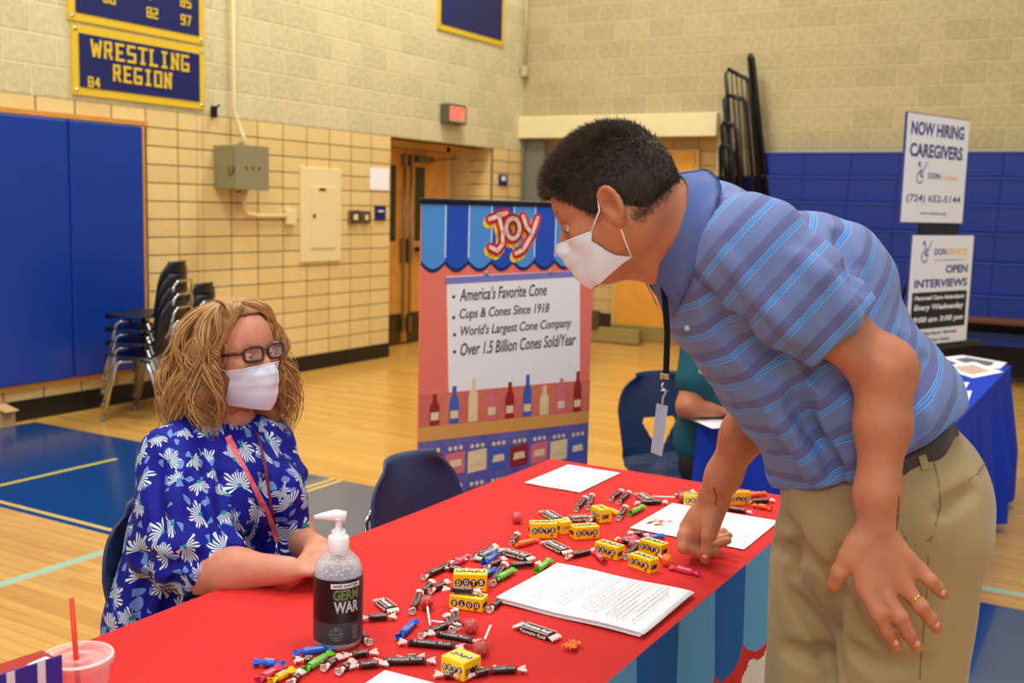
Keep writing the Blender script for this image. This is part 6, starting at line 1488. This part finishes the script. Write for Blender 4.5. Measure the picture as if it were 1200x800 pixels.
def lock(phi, lay, zend, wid, mbk, loose=1.0):
    # one wavy strand: falls from the parting over the side of the head to zend (head units); neighbours share a wave
    c_ = CL[int(phi/(2*math.pi)*40) % 40]
    sx, sy = math.cos(phi), math.sin(phi); pts = []; nseg = 20; ph = c_[0]+r.uniform(-.5, .5); ph2 = c_[1]+r.uniform(-.5, .5); fq = c_[2]*r.uniform(.95, 1.05); amp = c_[3]*r.uniform(.6, 1.3); out = c_[4]+r.uniform(-.008, .008); zend = zend+c_[5]
    for i in range(nseg+1):
        t = i/nseg
        if t < .38:
            a = (t/.38)*1.45; rr = math.sin(a); z = .043+.086*math.cos(a)
            x = -.022+(.108+lay)*rr*sx+.030*(1-rr); y = (.090+lay)*rr*sy-.012*(1-rr)
        else:
            q = (t-.38)/.62; z = .056*(1-q)+zend*q; g = 1+out/.1*math.sin(q*2.0)+.10*math.sin(q*2.6)
            x = -.022+(.108+lay)*sx*g*.99; y = (.090+lay)*sy*g; x = max(x, -.16)
            if sx > .3: x = x-.05*q*sx
        w_ = amp*min(1, t*1.8)*loose; x += w_*math.sin(fq*t+ph); y += w_*math.cos(fq*t*.9+ph2); z += .25*w_*math.sin(fq*t+ph)
        pts.append(wh.p(x, y, z)-ORG)
    rs = [wid*(.4+.6*min(1, j/4))*(1 if j < nseg-7 else max(.10, (nseg-j)/7)) for j in range(nseg+1)]
    mbk.tube(pts, rs, 4, cap=False)
for i in range(1500):
    phi = r.uniform(.98, 2*math.pi-.98); zend = r.uniform(-.24, -.12) if abs(phi-math.pi) > .8 else r.uniform(-.25, -.14)
    lock(phi, r.uniform(-.008, .020), zend, r.uniform(.0010, .0028), strands[r.choice([0, 0, 1, 1, 2])])
for i in range(160):
    s_ = -1 if i % 2 else 1; lock(s_*r.uniform(.88, 1.15) % (2*math.pi), r.uniform(-.010, .002), r.uniform(-.17, -.05), r.uniform(.0008, .0018), strands[2 if i % 3 else 0], .8)
for i, st in enumerate(strands): st.build('hair_locks', m_h[i], hair, kind='stuff')
# wispy fringe laid to the side
mb = MB()
for i in range(480):
    y0 = r.uniform(-.035, .008); s_ = -1 if r.random() < .55 else 1; up_ = r.uniform(0, .020)
    K = [(-.01, y0, .132), (.040, y0+s_*.014, .127), (.070+up_*.1, y0+s_*.034, .108+up_*.5), (.078, s_*(.058+up_*.2), .080+up_*.8), (.062, s_*.078, .045+up_*.5), (.035, s_*.090, .0), (.025, s_*.094, -.05)]
    K = np.array(K)+np.array([[r.uniform(-.0035, .0035) for _ in range(3)] for _ in K]); tt = np.linspace(0, len(K)-1, 22); pts = [wh.p(*[np.interp(t, range(len(K)), K[:, q]) for q in range(3)])-ORG for t in tt]
    for _ in range(2): pts = [pts[0]]+[(pts[j-1]+2*pts[j]+pts[j+1])/4 for j in range(1, len(pts)-1)]+[pts[-1]]
    mb.tube(pts, [.0013*(1-.6*j/21) for j in range(22)], 4, cap=False)
mb.build('fringe', m_h[0], hair, kind='stuff')
# her lanyard and earring
wl_ = thing('lanyard', 'pink and red lanyard with a silver hook around the seated woman\'s neck', 'lanyard', atd(323, 632, 2.3)); o0 = np.array(wl_.location)
A_ = line_on(BT, [(266, 512), (282, 545), (300, 580), (316, 612), (323, 634)], .004, 4, d0=1.8); Bb = line_on(BT, [(300, 508), (311, 550), (316, 580), (320, 612), (323, 634)], .003, 4, d0=1.8)
m_lan = mat('pink_printed_ribbon', (232, 70, 96), .5, rgb2=(250, 150, 150), vscale=70)
if len(A_) > 2: ribbon(MB(), [p-o0 for p in A_], .014, -Fv, .0012).build('strap', m_lan, wl_)
if len(Bb) > 2: ribbon(MB(), [p-o0 for p in Bb], .007, -Fv, .0012).build('strap', mat('dark_red_ribbon', (120, 40, 52), .5), wl_)
e = hit(BT, 323, 634, .006); e = e if e is not None else atd(323, 634, 2.3)
MB().tube([e-o0, e+np.array([0, 0, -.018])-o0, e+np.array([.006, 0, -.026])-o0], .0026, 6).build('metal_hook', m_chrome, wl_)
e = wh.p(-.010, .086, -.055)-ORG; MB().tube([e+.009*(wh.f*math.cos(a)+wh.u*math.sin(a)) for a in [2*math.pi*k/16 for k in range(16)]], .0012, 6, closed=True).build('hoop_earring', MATS['gold'], wo)
# ------------------------------------------------------------------ the person in teal, mostly hidden
ORG = np.array([4.9, -7.0, 0.0])
pe = thing('person', 'person in a teal shirt seated at the blue table, head hidden behind the man', 'person', ORG)
PH = Head(atd(850, 345, 4.10), nrm([.9, -.2, -.35]), k=1.0); PN = PH.c+np.array([-.06, 0, -.15]); PC = atd(846, 445, 4.14); PB = atd(838, 510, 4.22)
PL = nrm([.15, 1, 0]); S1 = atd(822, 408, 4.02); S2 = PN+np.array([.02, .17, -.06])
E1 = atd(806, 476, 3.98); H1 = atd(846, 480, 4.02); H1[2] = max(H1[2], .775); H1[0] = max(H1[0], 5.12)
F = Field((4.5, -7.5, .36), (5.45, -6.6, 1.42), .007)
F.eloft([PN, PC, PB], PL, [(.1, .06), (.15, .11), (.16, .13)], .05); PH.build(F); F.cone(PH.p(-.03, 0, -.05), PN, .05, .06, .03)
for s_, e_, h_ in ((S1, E1, H1), (S2, E1+np.array([.05, .38, 0]), H1+np.array([.05, .26, 0]))):
    F.chain([s_, e_], [.05, .043], .03); F.chain([e_, h_], [.042, .028], .02)
    for o_ in (-.024, -.008, .008, .024): F.cone(h_+np.array([.02, o_, 0]), h_+np.array([.11-abs(o_), o_*1.3, -.012]), .012, .008, .006)
    F.cone(h_, h_+np.array([.06, .045, 0]), .015, .010, .01)
v_, q_ = F.net(1); soft('body', v_, q_, m_skin, pe, ORG); PH.eyes(pe, 'brown_iris', m_skin)
F = Field((4.5, -7.5, .36), (5.35, -6.55, 1.2), .007)
F.eloft([PN-np.array([0, 0, .02]), PC, PB], PL, [(.11, .07), (.175, .13), (.185, .155)], .06)
F.ecap(PN-np.array([0, 0, .02]), S1, [1, 0, 0], (.06, .055), (.065, .065), .05); F.ecap(PN-np.array([0, 0, .02]), S2, [1, 0, 0], (.06, .055), (.065, .065), .05)
F.chain([S1, S1*.45+E1*.55], [.072, .07], .04); F.chain([S2, S2*.5+(E1+np.array([.05, .38, 0]))*.5], [.072, .07], .04)
v_, q_ = F.net(1); soft('teal_shirt', v_, q_, mat('teal_cotton', (8, 84, 100), .8, var=.08, vscale=9, bump=.4, bscale=10, bdist=.01), pe, ORG)
F = Field((4.5, -7.5, .0), (5.6, -6.5, .70), .009)
for s_ in (-1, 1):
    h0 = PB+PL*.09*s_; h0[2] = .54; k0 = h0+np.array([.40, .0, 0]); k0[2] = .53; f0 = k0+np.array([.03, 0, 0]); f0[2] = .07
    F.chain([h0, k0], [.095, .072], .04); F.chain([k0, f0], [.068, .05], .03); F.cone(f0-np.array([0, 0, .02]), f0+np.array([.13, 0, -.03]), .038, .03, .02)
v_, q_ = F.net(1); soft('black_trousers', v_, q_, MATS['black_trousers'], pe, ORG)
HF2 = Field(PH.c-.2, PH.c+.2, .006); HF2.ell(PH.p(-.02, 0, .045), [.115, .092, .1], PH.A, .02); HF2.ell(PH.p(-.06, 0, -.02), [.07, .085, .08], PH.A, .03)
X_g, Y_g, Z_g = np.meshgrid(*HF2.ax, indexing='ij'); lx, ly, lz = PH.loc(np.stack([X_g, Y_g, Z_g], -1)); HF2.f = np.maximum(HF2.f, np.minimum(lx-.035, .08-lz).astype(np.float32))
v_, q_ = HF2.net(1); soft('hair', v_, q_, mat('light_brown_hair', (150, 110, 66), .6), pe, ORG)
# her paper on the corner of the blue table
P = [onflat(x, y, .746) for x, y in ((793, 484), (845, 473), (853, 500), (835, 502))]; c0 = np.mean(P, 0)
o = thing('paper_sheet', 'white paper on the near corner of the blue table by the teal sleeve', 'paper', (c0[0], c0[1], .745)); Qp = [(p[0]-c0[0], p[1]-c0[1]) for p in P]
if sum(Qp[k][0]*Qp[(k+1) % 4][1]-Qp[(k+1) % 4][0]*Qp[k][1] for k in range(4)) < 0: Qp = Qp[::-1]
MB().prism(Qp, 0, .0015).build('sheet', m_white, o)
